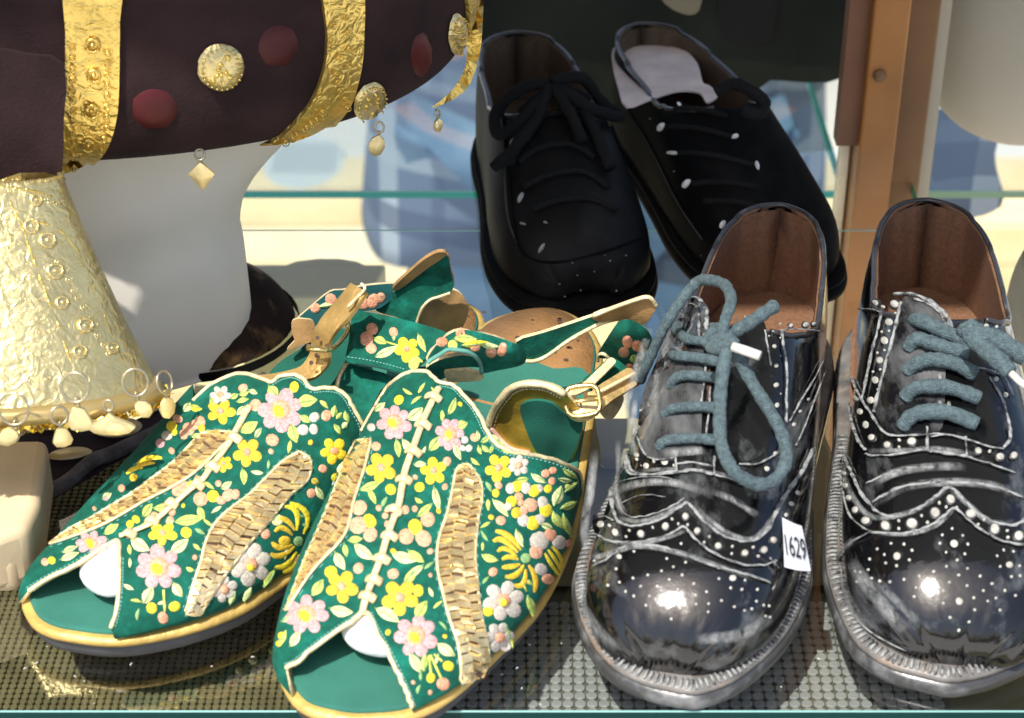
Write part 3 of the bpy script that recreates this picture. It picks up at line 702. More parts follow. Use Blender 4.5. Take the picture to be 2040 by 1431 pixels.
filler(s1, SF1, D1, TB, [(65,1165),(110,1080),(240,930),(350,830),(420,775),(540,768),(580,752),(620,780),(690,800),(705,850),(690,930),(640,1060),(560,1140),(440,1200),(360,1235),(240,1240),(242,1100),(232,1072)], HL1, 60, 9)
lacing(s1, SF1, [(1050,130),(1010,200),(960,290),(900,370),(850,440),(790,490),(715,555),(640,620),(560,655),(505,675)], [(985,265),(895,385),(830,460),(720,540),(640,612),(545,668)], TB, 24)
toeform(s1, FR1, 58, 13, 47, 19, 9.0, 24)

# ---- sandal straps: sheets through measured points, each with its own height above the shelf
def sheet(root, name, poly, ctrl, m, thick=.0016, bulge=(), res=10, label=None, off=0, smooth=3, mats2=None, jag=0):
    f = Flat(ctrl, bulge); mb = MB(); patch(mb, f, poly, off, thick, res, smooth=smooth, edge_mi=1 if mats2 else None, jag=jag)
    o = mb.build(name, [m, mats2] if mats2 else m, root, auto=50)
    if label: o['label'] = label
    return f
def edge(root, f, pts, r=.0007, m=None, name='strap_piping', closed=False):
    mb = MB(); ln = line3(f, pts, .0006); mb.tube(ln, r, 6, closed=closed); return mb.build(name, m or gold_edge, root)
TC = lambda x, y: (850 + x/3.578, 550 + y/3.578)
C = lambda L: [TC(*p) for p in L]
def C3(L): return [(*TC(p[0], p[1]), p[2]) for p in L]
# rising strap of the front sandal (b) with its tan lining showing
fb = sheet(s2, 'ankle_strap', C([(640,470),(850,400),(1180,290),(1320,238),(1420,250),(1240,330),(1000,460),(850,570),(760,600),(690,590)]), C3([(690,590,.052),(690,480,.060),(1180,290,.070),(1300,320,.066),(1000,380,.064),(850,560,.052)]), velvet, mats2=gold_edge)
edge(s2, fb, C([(700,600),(770,600),(860,560),(1000,460),(1120,390),(1240,330),(1350,300)]), .0009)
fb2 = sheet(s2, 'strap_lining', C([(1180,295),(1300,245),(1500,172),(1590,160),(1635,215),(1600,290),(1530,350),(1350,320),(1240,330)]), C3([(1180,295,.072),(1590,160,.082),(1600,290,.072),(1240,330,.067)]), tan_lea, mats2=gold_edge, label='tan leather lining of the strap end')
edge(s2, fb2, C([(1180,280),(1300,232),(1500,160),(1590,148),(1640,210)]), .0008)
# right roll (c)
fc = sheet(s2, 'strap_roll', C([(1340,360),(1390,315),(1470,318),(1570,380),(1610,470),(1590,580),(1530,660),(1500,700),(1440,745),(1385,740),(1320,605),(1225,585),(1222,550)]), C3([(1340,360,.068),(1570,380,.066),(1500,690,.040),(1222,560,.046)]), velvet, bulge=[(TC(1440,430)[0], TC(1440,430)[1], 45, 30, .006)], mats2=gold_edge)
edge(s2, fc, C([(1222,600),(1225,555),(1270,550),(1325,610),(1360,680),(1390,745)]), .0008)
flowers(s2, fc, [('b',1432,470,38,'peach'),('b',1505,500,38,'peach'),('b',1405,545,34,'peach'),('l',1470,560,1490,620,24,'leaf'),('b',1445,650,26,'peach'),('l',1480,610,1515,650,12),('l',1545,510,1560,580,14)], TC)
# rolled front strap of the front sandal (a)
fa0 = sheet(s2, 'strap_underside', C([(0,655),(90,600),(260,565),(380,600),(400,650),(300,650),(130,665),(30,690)]), C3([(0,655,.066),(260,565,.072),(400,650,.062),(30,690,.062)]), velvet, mats2=gold_edge)
sheet(s2, 'strap_end', C([(140,680),(280,672),(395,705),(390,740),(270,760),(150,750)]), C3([(140,680,.062),(395,705,.058),(270,760,.054)]), gold_edge, jag=1.2)
fa = sheet(s2, 'instep_strap', C([(5,610),(20,560),(90,470),(200,395),(330,390),(560,455),(680,505),(708,550),(705,610),(650,645),(500,675),(395,690),(370,600),(280,535),(150,535),(40,590)]), C3([(5,610,.074),(200,395,.080),(560,455,.078),(705,590,.064),(395,690,.060),(280,535,.077)]), velvet, bulge=[(TC(640,560)[0], TC(640,560)[1], 18, 22, .004)], mats2=gold_edge)
edge(s2, fa, C([(5,615),(40,585),(150,532),(280,532),(365,595),(392,690)]), .0009, velvet_edge)
flowers(s2, fa, [('b',240,405,32,'peach'),('b',110,470,36,'peach'),('b',185,490,30,'leaf'),('l',190,440,360,450,22),('l',250,495,440,470,20,'yel'),('b',345,505,32,'peach'),('l',380,480,520,505,18,'leaf2'),('b',460,545,34,'pale'),('b',535,535,34,'peach'),('b',545,505,26,'pale')], TC)
# gold quarter flap of the front sandal with green suede pad
ff = sheet(s2, 'quarter_flap', C([(440,1065),(475,960),(540,860),(610,790),(720,758),(860,775),(985,835),(1110,1000),(1090,1180),(1010,1335),(830,1290),(740,1255),(600,1225),(520,1150)]), C3([(440,1065,.030),(610,790,.056),(985,835,.056),(1010,1335,.016),(740,1255,.022),(1110,1000,.042)]), mat('gold_lining', (.42, .28, .04), .3, metal=.5, noise=(45, .55), bump=(220, .6)), mats2=gold_edge)
edge(s2, ff, C([(440,1065),(475,960),(540,860),(610,790),(720,760),(860,775),(985,835)]), .0016, gold_edge)
edge(s2, ff, C([(455,1070),(520,1150),(600,1225),(740,1258)]), .0012, mat('pinkish_edge', (.62, .40, .30), .5))
stitches(s2, ff, C([(450,1060),(485,960),(550,865),(615,800),(720,770),(860,785),(980,845)]), 9, 6, gold_edge, .0004, 'lining_stitching')
sheet(s2, 'suede_pad', C([(665,960),(700,905),(800,890),(900,915),(980,980),(1095,1020),(1090,1150),(1005,1330),(900,1310),(835,1300),(770,1230),(720,1130)]), [(c[0], c[1], c[2]+.0012) for c in C3([(440,1065,.030),(610,790,.056),(985,835,.056),(1010,1335,.016),(740,1255,.022),(1110,1000,.042)])], velvet_dk, thick=.0012)
# thin buckle straps
def ribbon(root, name, pts, wd, th, m, T=lambda x, y: (x, y), label=None, up=None):
    P = [Vector(un(*T(p[0], p[1]), p[2])) for p in pts]; P = [Vector(p) for p in catmull(P, 5)]; mb = MB(); vs = []; n = len(P)
    for i, p in enumerate(P):
        t = (P[min(i+1, n-1)] - P[max(i-1, 0)]).normalized(); view = (CAM - p).normalized(); nn = Vector(up) if up else (view*.7 + Vector((0, 0, .5))).normalized()
        s_ = t.cross(nn).normalized(); nn = s_.cross(t).normalized(); w2 = wd/2 * (1 if 0 < i < n-1 else .7)
        vs += [p + s_*w2 + nn*th/2, p + s_*w2*.0 + nn*th*.75, p - s_*w2 + nn*th/2, p - s_*w2 - nn*th/2, p + s_*w2 - nn*th/2]
    fs = [(i*5+j, (i+1)*5+j, (i+1)*5+(j+1) % 5, i*5+(j+1) % 5) for i in range(n-1) for j in range(5)] + [(0,1,2,3,4), tuple((n-1)*5+k for k in (4,3,2,1,0))]
    mb.add(vs, fs); o = mb.build(name, m, root, auto=45); kelly(o)
    if label: o['label'] = label
    return o
def buckle(root, c, ax, ay, sx, sy, r, m):
    """rectangular metal frame with a prong"""
    c = Vector(c); ax = Vector(ax).normalized(); ay = (Vector(ay) - ax*Vector(ay).dot(ax)).normalized(); mb = MB(); q = []
    for i in range(20):
        t = 2*pi*i/20; x, y = cos(t), sin(t); k = (abs(x)**4 + abs(y)**4) ** -.25; q.append(c + ax*x*k*sx + ay*y*k*sy)
    mb.tube(q, r, 7, closed=True); mb.tube([c - ax*sx, c + ax*sx*.9], r*.8, 6); return mb.build('buckle', m, root)
brass = mat('buckle_brass', (.80, .62, .25), .25, metal=.9)
ribbon(s2, 'buckle_strap', [(1330,600,.052),(1230,700,.050),(1130,790,.048),(1010,840,.048),(930,850,.047)], .0035, .0016, gold_edge, TC)
ribbon(s2, 'buckle_strap', [(1370,620,.046),(1260,720,.045),(1160,800,.044)], .009, .0016, velvet, TC)
ribbon(s2, 'buckle_strap', [(1175,930,.044),(1260,850,.046),(1370,780,.047),(1490,705,.048)], .0085, .002, gold_lea, TC)
edge(s2, Flat(C3([(1200,840,.049),(1490,690,.051),(1300,900,.045)])), C([(1225,830),(1350,765),(1480,695)]), .0009)
ribbon(s2, 'buckle_strap', [(1010,890,.045),(1060,960,.044),(1120,970,.044),(1200,900,.045),(1215,840,.046)], .0075, .0018, gold_edge, TC)
buckle(s2, un(*TC(1110,890), .050), (1,0,.15), (0,.6,.8), .0068, .0060, .0011, brass)
sheet(s2, 'strap_tip', C([(1245,960),(1290,880),(1400,850),(1390,930),(1310,1030)]), C3([(1245,960,.036),(1400,850,.038),(1310,1030,.030)]), gold_edge)
ribbon(s2, 'strap_keeper', [(985,870,.047),(965,940,.044),(960,1020,.038)], .006, .0015, gold_lea, TC)

TD = lambda x, y: (450 + x/3.18, 450 + y/3.18)
D = lambda L: [TD(*p) for p in L]
def D3(L): return [(*TD(p[0], p[1]), p[2]) for p in L]
TE = lambda x, y: (450 + x/2.267, 450 + y/2.267)
E_ = lambda L: [TE(*p) for p in L]
def E3(L): return [(*TE(p[0], p[1]), p[2]) for p in L]
# left sandal: standing back strap (g), heel cup (h), band (i), counter (j), instep strap (f)
fi = sheet(s1, 'back_strap', E_([(300,445),(380,370),(470,298),(530,290),(640,270),(760,262),(790,285),(700,370),(570,395),(440,440),(330,470)]), E3([(300,445,.052),(470,298,.064),(770,265,.066),(690,380,.054)]), mat('dark_teal_velvet', (.004, .085, .085), .8, sheen=.2, noise=(90, .25)), mats2=gold_edge)
flowers(s1, fi, [('b',475,335,26,'peach'),('b',405,372,20,'peach'),('l',420,365,500,350,9),('b',620,350,26,'peach'),('b',665,340,30,'peach'),('b',700,325,20,'pale')], TE)
sheet(s1, 'heel_lining', E_([(850,450),(870,390),(910,340),(980,310),(1030,290),(1080,330),(1096,380),(1075,450),(1030,500),(930,480)]), E3([(850,450,.046),(980,310,.058),(1096,380,.050),(1030,500,.036)]), tan_lea, mats2=gold_edge, label='tan leather heel lining')
fg = sheet(s1, 'ankle_strap', E_([(690,345),(770,290),(850,225),(920,172),(975,135),(1003,140),(1015,200),(1027,262),(1010,305),(930,332),(890,375),(862,440),(760,410),(680,385)]), E3([(690,345,.056),(980,125,.088),(1027,262,.070),(862,440,.050),(760,290,.064)]), velvet, mats2=tan_lea)
sheet(s1, 'strap_lining', E_([(755,280),(840,200),(900,150),(960,120),(998,128),(975,150),(915,190),(850,240),(780,290)]), E3([(755,280,.067),(960,120,.090),(998,128,.089),(780,290,.065)]), tan_lea, label='tan lining along the strap edge')
edge(s1, fg, E_([(862,440),(885,375),(920,335),(960,320),(1015,300)]), .0007)
sheet(s1, 'counter', E_([(180,680),(250,610),(330,560),(400,500),(470,470),(560,470),(560,560),(520,640),(470,720),(380,760),(240,740),(150,700)]), E3([(180,680,.030),(330,560,.040),(560,470,.050),(470,720,.028),(240,740,.026)]), velvet_dk, mats2=gold_edge)
sheet(s1, 'strap_curl', E_([(300,435),(330,420),(380,425),(400,450),(390,520),(330,540),(275,560),(310,520),(298,480)]), E3([(300,435,.056),(400,450,.054),(275,560,.044)]), tan_lea, mats2=gold_edge, jag=.8)
fj = sheet(s1, 'quarter', E_([(545,625),(620,640),(745,680),(700,740),(640,850),(600,900),(560,860),(500,790),(505,720)]), E3([(545,625,.050),(745,680,.046),(600,900,.034),(500,790,.040)]), velvet, mats2=gold_edge)
edge(s1, fj, E_([(545,625),(515,680),(503,730),(500,790)]), .0009)
sheet(s1, 'quarter', E_([(690,690),(770,685),(830,640),(900,640),(980,600),(1020,650),(960,700),(840,690),(760,760),(680,800)]), E3([(690,690,.040),(900,640,.046),(760,760,.034)]), velvet_dk)
f_f = sheet(s1, 'instep_strap', E_([(572,392),(600,385),(700,400),(830,430),(920,455),(1000,485),(975,520),(935,560),(890,610),(850,640),(812,668),(730,645),(640,625),(545,612),(555,520)]), E3([(572,392,.064),(1000,485,.066),(812,668,.056),(545,612,.056),(830,430,.068)]), velvet, bulge=[(TE(575,500)[0], TE(575,500)[1], 10, 40, .003)], mats2=velvet_edge)
flowers(s1, f_f, [('b',660,466,24,'peach'),('b',635,510,28,'peach'),('b',656,553,22,'peach'),('b',757,480,19,'peach'),('l',757,495,757,520,6),('l',668,508,725,532,14,'leaf'),('l',675,592,775,545,15,'leaf2'),('s',720,525,790,545),('yel5',818,558,50),('l',868,488,902,570,12),('b',850,620,26,'leaf'),('s',860,590,890,620)], TE)
stitches(s1, f_f, E_([(550,600),(640,615),(730,635),(810,658)]), -3)
# gold buckle strap of the left sandal
def band(root, name, L, R, zz, m, label=None):
    """strap between two measured edges with a height per station"""
    n = len(zz); A = catmull([un(*TD(*L[i]), zz[i]) for i in range(n)], 5); B = catmull([un(*TD(*R[i]), zz[i]) for i in range(n)], 5); mb = MB(); vs = []
    for i in range(len(A)):
        a, b = Vector(A[i]), Vector(B[i]); j = min(i+1, len(A)-1); k = max(i-1, 0)
        nn = (b-a).cross(Vector(A[j]-A[k])).normalized()
        if nn.dot(CAM-a) < 0: nn = -nn
        mid = (a+b)/2 + nn*.0006; vs += [a, mid, b, b-nn*.0018, a-nn*.0018]
    N = len(A); mb.add(vs, [(i*5+j, (i+1)*5+j, (i+1)*5+(j+1) % 5, i*5+(j+1) % 5) for i in range(N-1) for j in range(5)] + [(0,1,2,3,4), tuple((N-1)*5+k for k in (4,3,2,1,0))])
    o = mb.build(name, m, root, auto=45); kelly(o)
    if label: o['label'] = label
    return A, B
worn = mat('worn_gold_leather', (.52, .34, .12), .38, metal=.5, noise=(50, .35), bump=(300, .7))
Ab, Bb = band(s1, 'buckle_strap', [(80,940),(200,945),(330,930),(450,900),(500,860),(535,790),(545,700),(600,590),(700,470),(790,360)], [(92,998),(230,1000),(370,985),(540,965),(620,910),(650,850),(645,760),(700,660),(790,560),(890,420)], [.046,.047,.050,.053,.056,.060,.066,.074,.080,.086], worn, 'worn gold strap with punched holes')
mb = MB()
for p in ((580,710),(575,820),(540,868),(640,760)):
    c = un(*TD(*p), .0695 if p[1] < 800 else .061); mb.add([c + Vector((.0009*cos(q), .0005*sin(q), .0008*sin(q))) for q in np.linspace(0, 2*pi, 9)[:-1]], [tuple(range(8))])
mb.build('punched_holes', under_dk, s1)['kind'] = 'stuff'
edge(s1, Flat(D3([(650,850,.060),(790,560,.0805),(890,420,.0865),(545,700,.067)])), D([(775,520),(830,460),(885,400),(860,365)]), .0007)
mb = MB(); q = [un(*TD(*p), z_) for p, z_ in (((515,768),.0675),((580,775),.068),((645,785),.067),((700,760),.063),((760,690),.062),((775,640),.063),((755,600),.066),((710,595),.068))]
mb.tube(catmull(q, 4), .0011, 7); mb.build('buckle', brass, s1)
mb = MB(); q = [un(*TD(*p), .0705) for p in ((515,775),(645,785))]; mb.tube(q, .0019, 8, flat=.6); mb.build('buckle_bar', brass, s1)

# ------------------------------------------------------------------ laced leather shoes
def shoe_leather(name, dust=(.16, .165, .17), lo=.48, hi=.72, rough=.16, scale=38, rdust=.5, coat=.6, base=(.006, .006, .007)):
    """polished black leather with grey dust that gathers in streaks and patches"""
    if name in MATS: return MATS[name]
    m = mat(name, base, rough, coat=coat, mix2=(dust, scale, lo, hi, rdust), bump=(260, .12))
    n = m.node_tree.nodes; l = m.node_tree.links
    tn = [x for x in n if x.type == 'TEX_NOISE' and abs(x.inputs["Scale"].default_value-scale) < .01][0]
    tc = [x for x in n if x.type == 'TEX_COORD'][0]; mp = n.new("ShaderNodeMapping"); mp.inputs["Scale"].default_value = (1, .38, 1.2); mp.inputs["Rotation"].default_value = (0, 0, .5)
    l.new(tc.outputs["Object"], mp.inputs[0]); l.new(mp.outputs[0], tn.inputs["Vector"])
    return m
leather = shoe_leather('black_polished_leather', dust=(.15, .158, .165), lo=.54, hi=.84, rough=.12, scale=55, base=(.004,.004,.0045))
leather_dusty = shoe_leather('dusty_black_leather', dust=(.17, .175, .18), lo=.42, hi=.78, rdust=.6, scale=50)
chalk = mat('chalky_edge', (.29, .30, .295), .85, mix2=((.035, .035, .04), 230, .45, .62, .6), bump=(900, .5))
perf_m = mat('perforation_fill', (.38, .37, .33), .85, noise=(400, .3))
perf_dk = mat('perforation_rim', (.02, .02, .022), .5)
brown_lin = mat('brown_lining', (.18, .088, .045), .8, noise=(500, .22), bump=(900, .4))
lace_m = mat('blue_grey_lace', (.10, .15, .165), .95, noise=(500, .35), bump=(1600, 1.0, 'noise', .002))
welt_m = mat('worn_welt', (.15, .14, .13), .4, noise=(90, .5), mix2=((.36, .24, .15), 35, .55, .7, .35), bump=(400, .5))
sole_m = mat('dark_sole_edge', (.045, .045, .045), .3, coat=.3, mix2=((.22, .23, .23), 45, .5, .72, .6), bump=(200, .3))

def last_tab(width_l, width_r, cen, L=268, hi=90, scale=1.0):
    """(s, nl, nr, nc, z) table of a laced shoe; widths at the ball"""
    W = [(5.5,.16,8),(6.5,.30,13),(9,.50,24),(16,.68,32),(27,.85,40),(42,.95,46),(60,.98,51),(85,.97,60),(110,.92,69),(135,.85,79),(155,.80,86),(175,.76,hi),(200,.74,hi),(225,.70,hi),(243,.62,hi),(255,.50,hi),(262,.36,hi),(266.5,.16,hi),(268,.0,hi)]
    out = []
    for s_, k, z in W:
        s2_ = s_*L/268; c = cen(s2_)
        out.append((s2_, c - width_l*k, c + width_r*k, c*.9 if s_ < 150 else c, 11+(z-11)*scale))
    return out
def opening_uv(surf, fr, zc, s_front, s_back, tab, L, side_z):
    """rim of the ankle opening as (u, v): u along the shoe, v over the section"""
    left = []; right = []
    nu = surf.nu
    for k in range(40):
        a = s_front + (L - s_front)*k/39
        u = surf_u(surf, a, L)
        h = side_z(a)
        for sd, lst in ((-1, left), (1, right)):
            best = None
            for j in range(60):
                v = .5*j/59 if sd < 0 else 1-.5*j/59
                p = surf.at(u, v)
                if p.z*1000 >= h: best = v; break
            lst.append((u, best if best is not None else .5))
    return left, right
def surf_u(surf, a, L): return min(max((a - surf.s0)/(surf.s1 - surf.s0), 0), 1) ** (1/surf.pw)

def laced_shoe(fr, tab, outline, L, label, base, cat='shoe', name='brogue_shoe', group=None, front_z=78, side=62, heel_z=66, s_thr=137, m_up=None, m_in=None, m_sock=None, gapv=.5, ribs=True, solem=None, weltm=None, toe_px=None):
    root = thing(name, base, label, cat, group)
    m_up = m_up or leather; m_in = m_in or brown_lin
    # sole: outsole edge, welt with its ribs
    mb = MB(); sole_layer(mb, fr, outline, [(2, lambda a: .3), (.4, lambda a: 1.2), (0, lambda a: 3.5), (.8, lambda a: 7.0)]); kelly(mb.build('outsole', solem or sole_m, root))
    mb = MB(); sole_layer(mb, fr, outline, [(2.2, lambda a: 6.9), (1.0, lambda a: 7.6), (1.2, lambda a: 9.2), (2.6, lambda a: 10.0), (8, lambda a: 10.6)]); kelly(mb.build('welt', weltm or welt_m, root))
    if ribs:
        R = sole_ring(outline, 1.6, 24); R2 = sole_ring(outline, 5.6, 24); mb = MB(); d = 0; lastp = None
        for i in range(len(R)):
            if R[i][0] > 150: continue
            if lastp is not None and hypot(R[i][0]-lastp[0], R[i][1]-lastp[1]) < 2.1: continue
            lastp = R[i]; a = fr.p(R[i][0], R[i][1], 9.9); b = fr.p(R2[i][0], R2[i][1], 11.0)
            mb.tube([a, (a+b)/2 + Vector((0,0,.0005)), b], .00062, 5)
        o = mb.build('welt_stitching', chalk, root); o['kind'] = 'stuff'
    G = loft(fr, tab, 5.5, L, 90, 70, 9, (.86, .62), 1.0); G.s0, G.s1, G.pw = 5.5, L, 1.0
    def side_z(a):
        t = (a - s_thr)/(L - s_thr)
        return front_z + (side-front_z)*min(1, t/.28)**.7 if t < .28 else side + (heel_z-side)*((t-.28)/.72)**1.5
    lf, rt = opening_uv(G, fr, side, s_thr, L, tab, L, side_z)
    poly = [(0, 0), (0, .25), (0, .5), (0, .75), (0, 1), (.25, 1), (.5, 1), (.75, 1), (1, 1)] + [(1, rt[-1][1])] + rt[::-1][1:] + [(surf_u(G, s_thr-4, L), .5)] + lf[:-1] + [(1, lf[-1][1])] + [(1, 0), (.75, 0), (.5, 0), (.25, 0)]
    out = []
    for p in poly:
        if not out or hypot(p[0]-out[-1][0], p[1]-out[-1][1]) > .004: out.append(p)
    mb = MB(); trim_uv(mb, G, out, .002); mb.build('upper', [m_up, m_in], root)
    # rim binding
    mb = MB(); P = []
    for u, v in lf + rt[::-1]: P.append(G.at(u, v))
    Q = [P[0]]
    for p in P[1:]:
        if (p-Q[-1]).length > .002: Q.append(p)
    mb.tube(catmull(Q, 3), .0012, 7); mb.build('collar_binding', mat('collar_binding', (.03, .028, .028), .35, coat=.4, mix2=((.2, .2, .2), 60, .55, .75, .6)), root)
    # lining wall from the sock up to the rim
    SR = sole_ring(outline, 5.5, 6); G2 = []; rim = [(G.at(u, v), a_) for (u, v), a_ in zip(lf + rt[::-1], [s_thr + (L-s_thr)*k/39 for k in range(40)] + [s_thr + (L-s_thr)*k/39 for k in range(39, -1, -1)])]
    cm_ = [(a, n_) for a, n_ in SR]
    for idx, (p, a_) in enumerate(rim):
        q = p - fr.o; ss, n0 = q.dot(fr.a)*1000, q.dot(fr.n)*1000; side_ = -1 if idx < 40 else 1
        cn_ = tab[-3][3]; cand = [c for c in cm_ if (c[1]-cn_)*side_ >= -1]
        b_ = min(cand, key=lambda c: abs(c[0]-min(ss, L-5))*1.0 + (abs(c[1]-n0)*.3 if ss > L-25 else 0))
        ins = Vector((0, 0, 0)) - fr.n*side_*.0022 - fr.a*(.003 if ss > L-12 else 0)
        bt = fr.p(b_[0], b_[1], 13); G2.append([p + ins + Vector((0, 0, -.0004)), p.lerp(bt, .35) + ins, p.lerp(bt, .7) + ins, bt + ins*.6])
    mb = MB(); mb.grid(G2); mb.build('lining', m_in, root)
    # insole (sock) and the lining of the inside walls
    sock = [(q[0], q[1]) for q in sole_ring(outline, 6, 3) if q[0] > 45]
    mb = MB(); V, F, _ = cdt([(a, n_) for a, n_ in sock], 12, .1)
    mb.add([fr.p(v.x, v.y, 14+10*min(max((v.x-110)/100, 0), 1)) for v in V], [tuple(f) for f in F]); kelly(mb.build('sock', m_sock or brown_lin, root))
    return root, G
def seam(root, surf, pts, r=.0006, m=None, off=.0004, name='seam', jit=0, flat=.55):
    K = catmull(pts, 5)
    if jit: K = [k + np.array([ru(-jit, jit), ru(-jit, jit)]) for k in K]
    ln = []
    for k in K:
        loc, nn, ms = surf.hit(*k[:2])
        if ms > 5: continue
        ln.append(loc + nn*off)
    if len(ln) < 3: return
    mb = MB(); mb.tube(ln, r, 6, flat=flat, rs=[r*ru(.55, 1.25) for _ in ln]); return mb.build(name, m or chalk, root)
def dots(root, surf, pts, T, r, name='perforation', big=False, lift=0.0):
    k = T(1, 0)[0] - T(0, 0)[0]; one = MB()
    for p in pts:
        x, y = T(p[0], p[1]); rr = (p[2] if len(p) > 2 else r)*k; mb = MB() if big else one
        if big: 
            blob(mb, surf, ell(x, y, rr*1.35, rr*1.3, 0, 12), .0004, 1, lift-.0001)
        blob(mb, surf, ell(x, y, rr*ru(.85, 1.05), rr*ru(.8, 1.0), ru(0, 3), 10), .0005, 0, lift + (.0003 if big else .0001))
        if big and mb.v: mb.build(name, [perf_m, perf_dk], root)
    if not big and one.v: one.build('small_perforations', perf_m, root)['kind'] = 'stuff'
def overlay(root, surf, pts, m, name, off=.0012, thick=.0012, res=14, smooth=3):
    mb = MB(); patch(mb, surf, pts, off, thick, res, smooth=smooth); return mb.build(name, m, root, auto=60)
def lace(root, pts, r=.0021, name='lace', m=None):
    """pts: 3D points; a soft cord"""
    P = [Vector(p) for p in catmull(pts, 6)]; mb = MB(); mb.tube(P, r, 9, rs=[r*ru(.9, 1.1) for _ in P]); o = mb.build(name, m or lace_m, root); return o
def lace_on(root, surf, pts, T, off=.002, r=.0021, **k):
    q = []
    for i, p in enumerate(pts):
        x, y = T(p[0], p[1]); loc, nn, ms = surf.hit(x, y); h = p[2] if len(p) > 2 else off
        q.append(loc + nn*h)
    return lace(root, q, r, **k)

def smear_mat():
    m = mat('dust_smear', (.30, .31, .31), .95); n = m.node_tree.nodes; l = m.node_tree.links; b = n["Principled BSDF"]; b.inputs["Specular IOR Level"].default_value = 0
    tc = [x for x in n if x.type == 'TEX_COORD'][0]; t = n.new("ShaderNodeTexNoise"); t.inputs["Scale"].default_value = 150; t.inputs["Detail"].default_value = 8; t.inputs["Roughness"].default_value = .75
    mp = n.new("ShaderNodeMapping"); mp.inputs["Scale"].default_value = (1.6, .5, 1); l.new(tc.outputs["Object"], mp.inputs[0]); l.new(mp.outputs[0], t.inputs[0])
    uv = n.new("ShaderNodeAttribute"); uv.attribute_name = 'soft'; mr = n.new("ShaderNodeMapRange"); mr.inputs[1].default_value = .36; mr.inputs[2].default_value = .66; mr.inputs[4].default_value = .95
    mu = n.new("ShaderNodeMath"); mu.operation = 'MULTIPLY'; l.new(t.outputs["Fac"], mr.inputs[0]); l.new(mr.outputs[0], mu.inputs[0]); l.new(uv.outputs["Fac"], mu.inputs[1]); l.new(mu.outputs[0], b.inputs["Alpha"]); return m
def smear(root, surf, pts, T, wd, off=.0017, name='dust_smear'):
    """whitish polish residue rubbed along a crease: a soft-edged film on the leather"""
    K = [np.array(T(*p)) for p in pts]; K = catmull(K, 6); vs = []; al = []; n = len(K); cols = 7
    for i, k in enumerate(K):
        t = K[min(i+1, n-1)] - K[max(i-1, 0)]; L = hypot(*t) or 1; nn_ = np.array([-t[1], t[0]])/L
        for j in range(cols):
            a = (j/(cols-1)-.5)*2; q = k + nn_*a*wd; loc, nr, ms = surf.hit(*q); vs.append(loc + nr*off); al.append((1-a*a)*min(1, 4*i/n, 4*(n-1-i)/n))
    mb = MB(); mb.add(vs, [(i*cols+j, (i+1)*cols+j, (i+1)*cols+j+1, i*cols+j+1) for i in range(n-1) for j in range(cols-1)])
    o = mb.build(name, smear_mat() if 'dust_smear' not in MATS else MATS['dust_smear'], root)
    at = o.data.attributes.new('soft', 'FLOAT', 'POINT'); at.data.foreach_set('value', al); return o
OB1 = [(-2,0),(0,-17),(9,-32),(29,-45),(55,-53),(80,-53),(110,-50),(150,-44),(190,-42),(230,-38),(255,-26),(268,-10),(271,2),(267,14),(254,26),(230,32),(190,32),(150,31),(115,34),(86,37),(64,37),(36,31),(12,19),(1,8)]
cen1 = lambda s: -8*(1 - min(max(s/150, 0), 1)) - 1
FB1 = Frame((.062, -.236), (.124, .030))
TB1 = last_tab(40, 39, cen1, 268)
b1, SB1 = laced_shoe(FB1, TB1, OB1, 268, 'dusty black brogue with blue-grey bow laces and a white 1629 tag beside the green sandal', (.09, -.1, 0), group='pair of black leather brogues')
TF = lambda x, y: (1100 + x/2.463, 850 + y/2.463)
TG = lambda x, y: (1100 + x/2.8617, 450 + y/2.8617)
F_ = lambda L: [TF(*p) for p in L]
G_ = lambda L: [TG(*p) for p in L]
# wing cap, facings
overlay(b1, SB1, F_([(205,430),(260,470),(320,478),(360,490),(440,495),(540,460),(620,410),(660,385),(690,410),(740,470),(800,520),(870,560),(950,575),(1010,560),(1080,570),(1110,620),(1085,665),(950,686),(860,662),(780,622),(700,562),(650,503),(590,532),(500,562),(400,576),(300,572),(235,545),(200,500)]), leather, 'wing_cap')
for P_, r_ in (([(282,20),(295,100),(302,200),(305,350),(320,450),(360,490),(440,496),(540,462),(620,412),(662,385),(690,410),(740,470),(800,520),(870,558),(950,572),(1010,550),(1060,490),(1110,380),(1160,300),(1220,205),(1262,110)], .0009),
    ([(192,440),(205,500),(240,542),(300,572),(400,578),(500,562),(590,532),(650,502),(700,560),(780,622),(860,662),(950,687),(1040,682),(1085,660)], .0007),
    ([(215,690),(290,650),(330,610),(400,592),(540,600),(650,640),(800,692),(950,732),(1060,770)], .0007),
    ([(250,60),(215,160),(195,260),(190,370),(205,440)], .0006), ([(320,40),(330,200),(330,340),(350,420),(400,455),(500,440),(600,395),(650,360)], .0004),
    ([(235,470),(270,450),(310,470)], .0005), ([(1060,650),(1080,680),(1100,700)], .0006), ([(120,470),(200,455)], .0005), ([(140,330),(240,310),(300,300)], .0005)):
    seam(b1, SB1, F_(P_), r_, off=.0014, jit=1.0)
dots(b1, SB1, [(253,488),(320,530),(440,537),(558,500),(655,452),(712,522),(813,595),(940,628),(1030,612),(1075,565)], TF, 18, big=True, lift=.0013)
dots(b1, SB1, [(235,140,15),(243,210,15),(250,265,15),(390,50,14),(415,140,15),(463,195,17),(553,175,20),(230,375,14),(860,215,14),(1053,210,14),(1100,130,10),(1200,325,14),(1170,380,15),(1145,435,12)], TF, 15, big=True)
dots(b1, SB1, [(292,495),(370,550),(385,520),(497,505),(590,465),(620,488),(665,492),(745,578),(770,550),(880,597),(877,632),(980,600),(1003,643),(425,170),(600,200),(505,180),(255,300),(260,240)], TF, 8, lift=.0012)
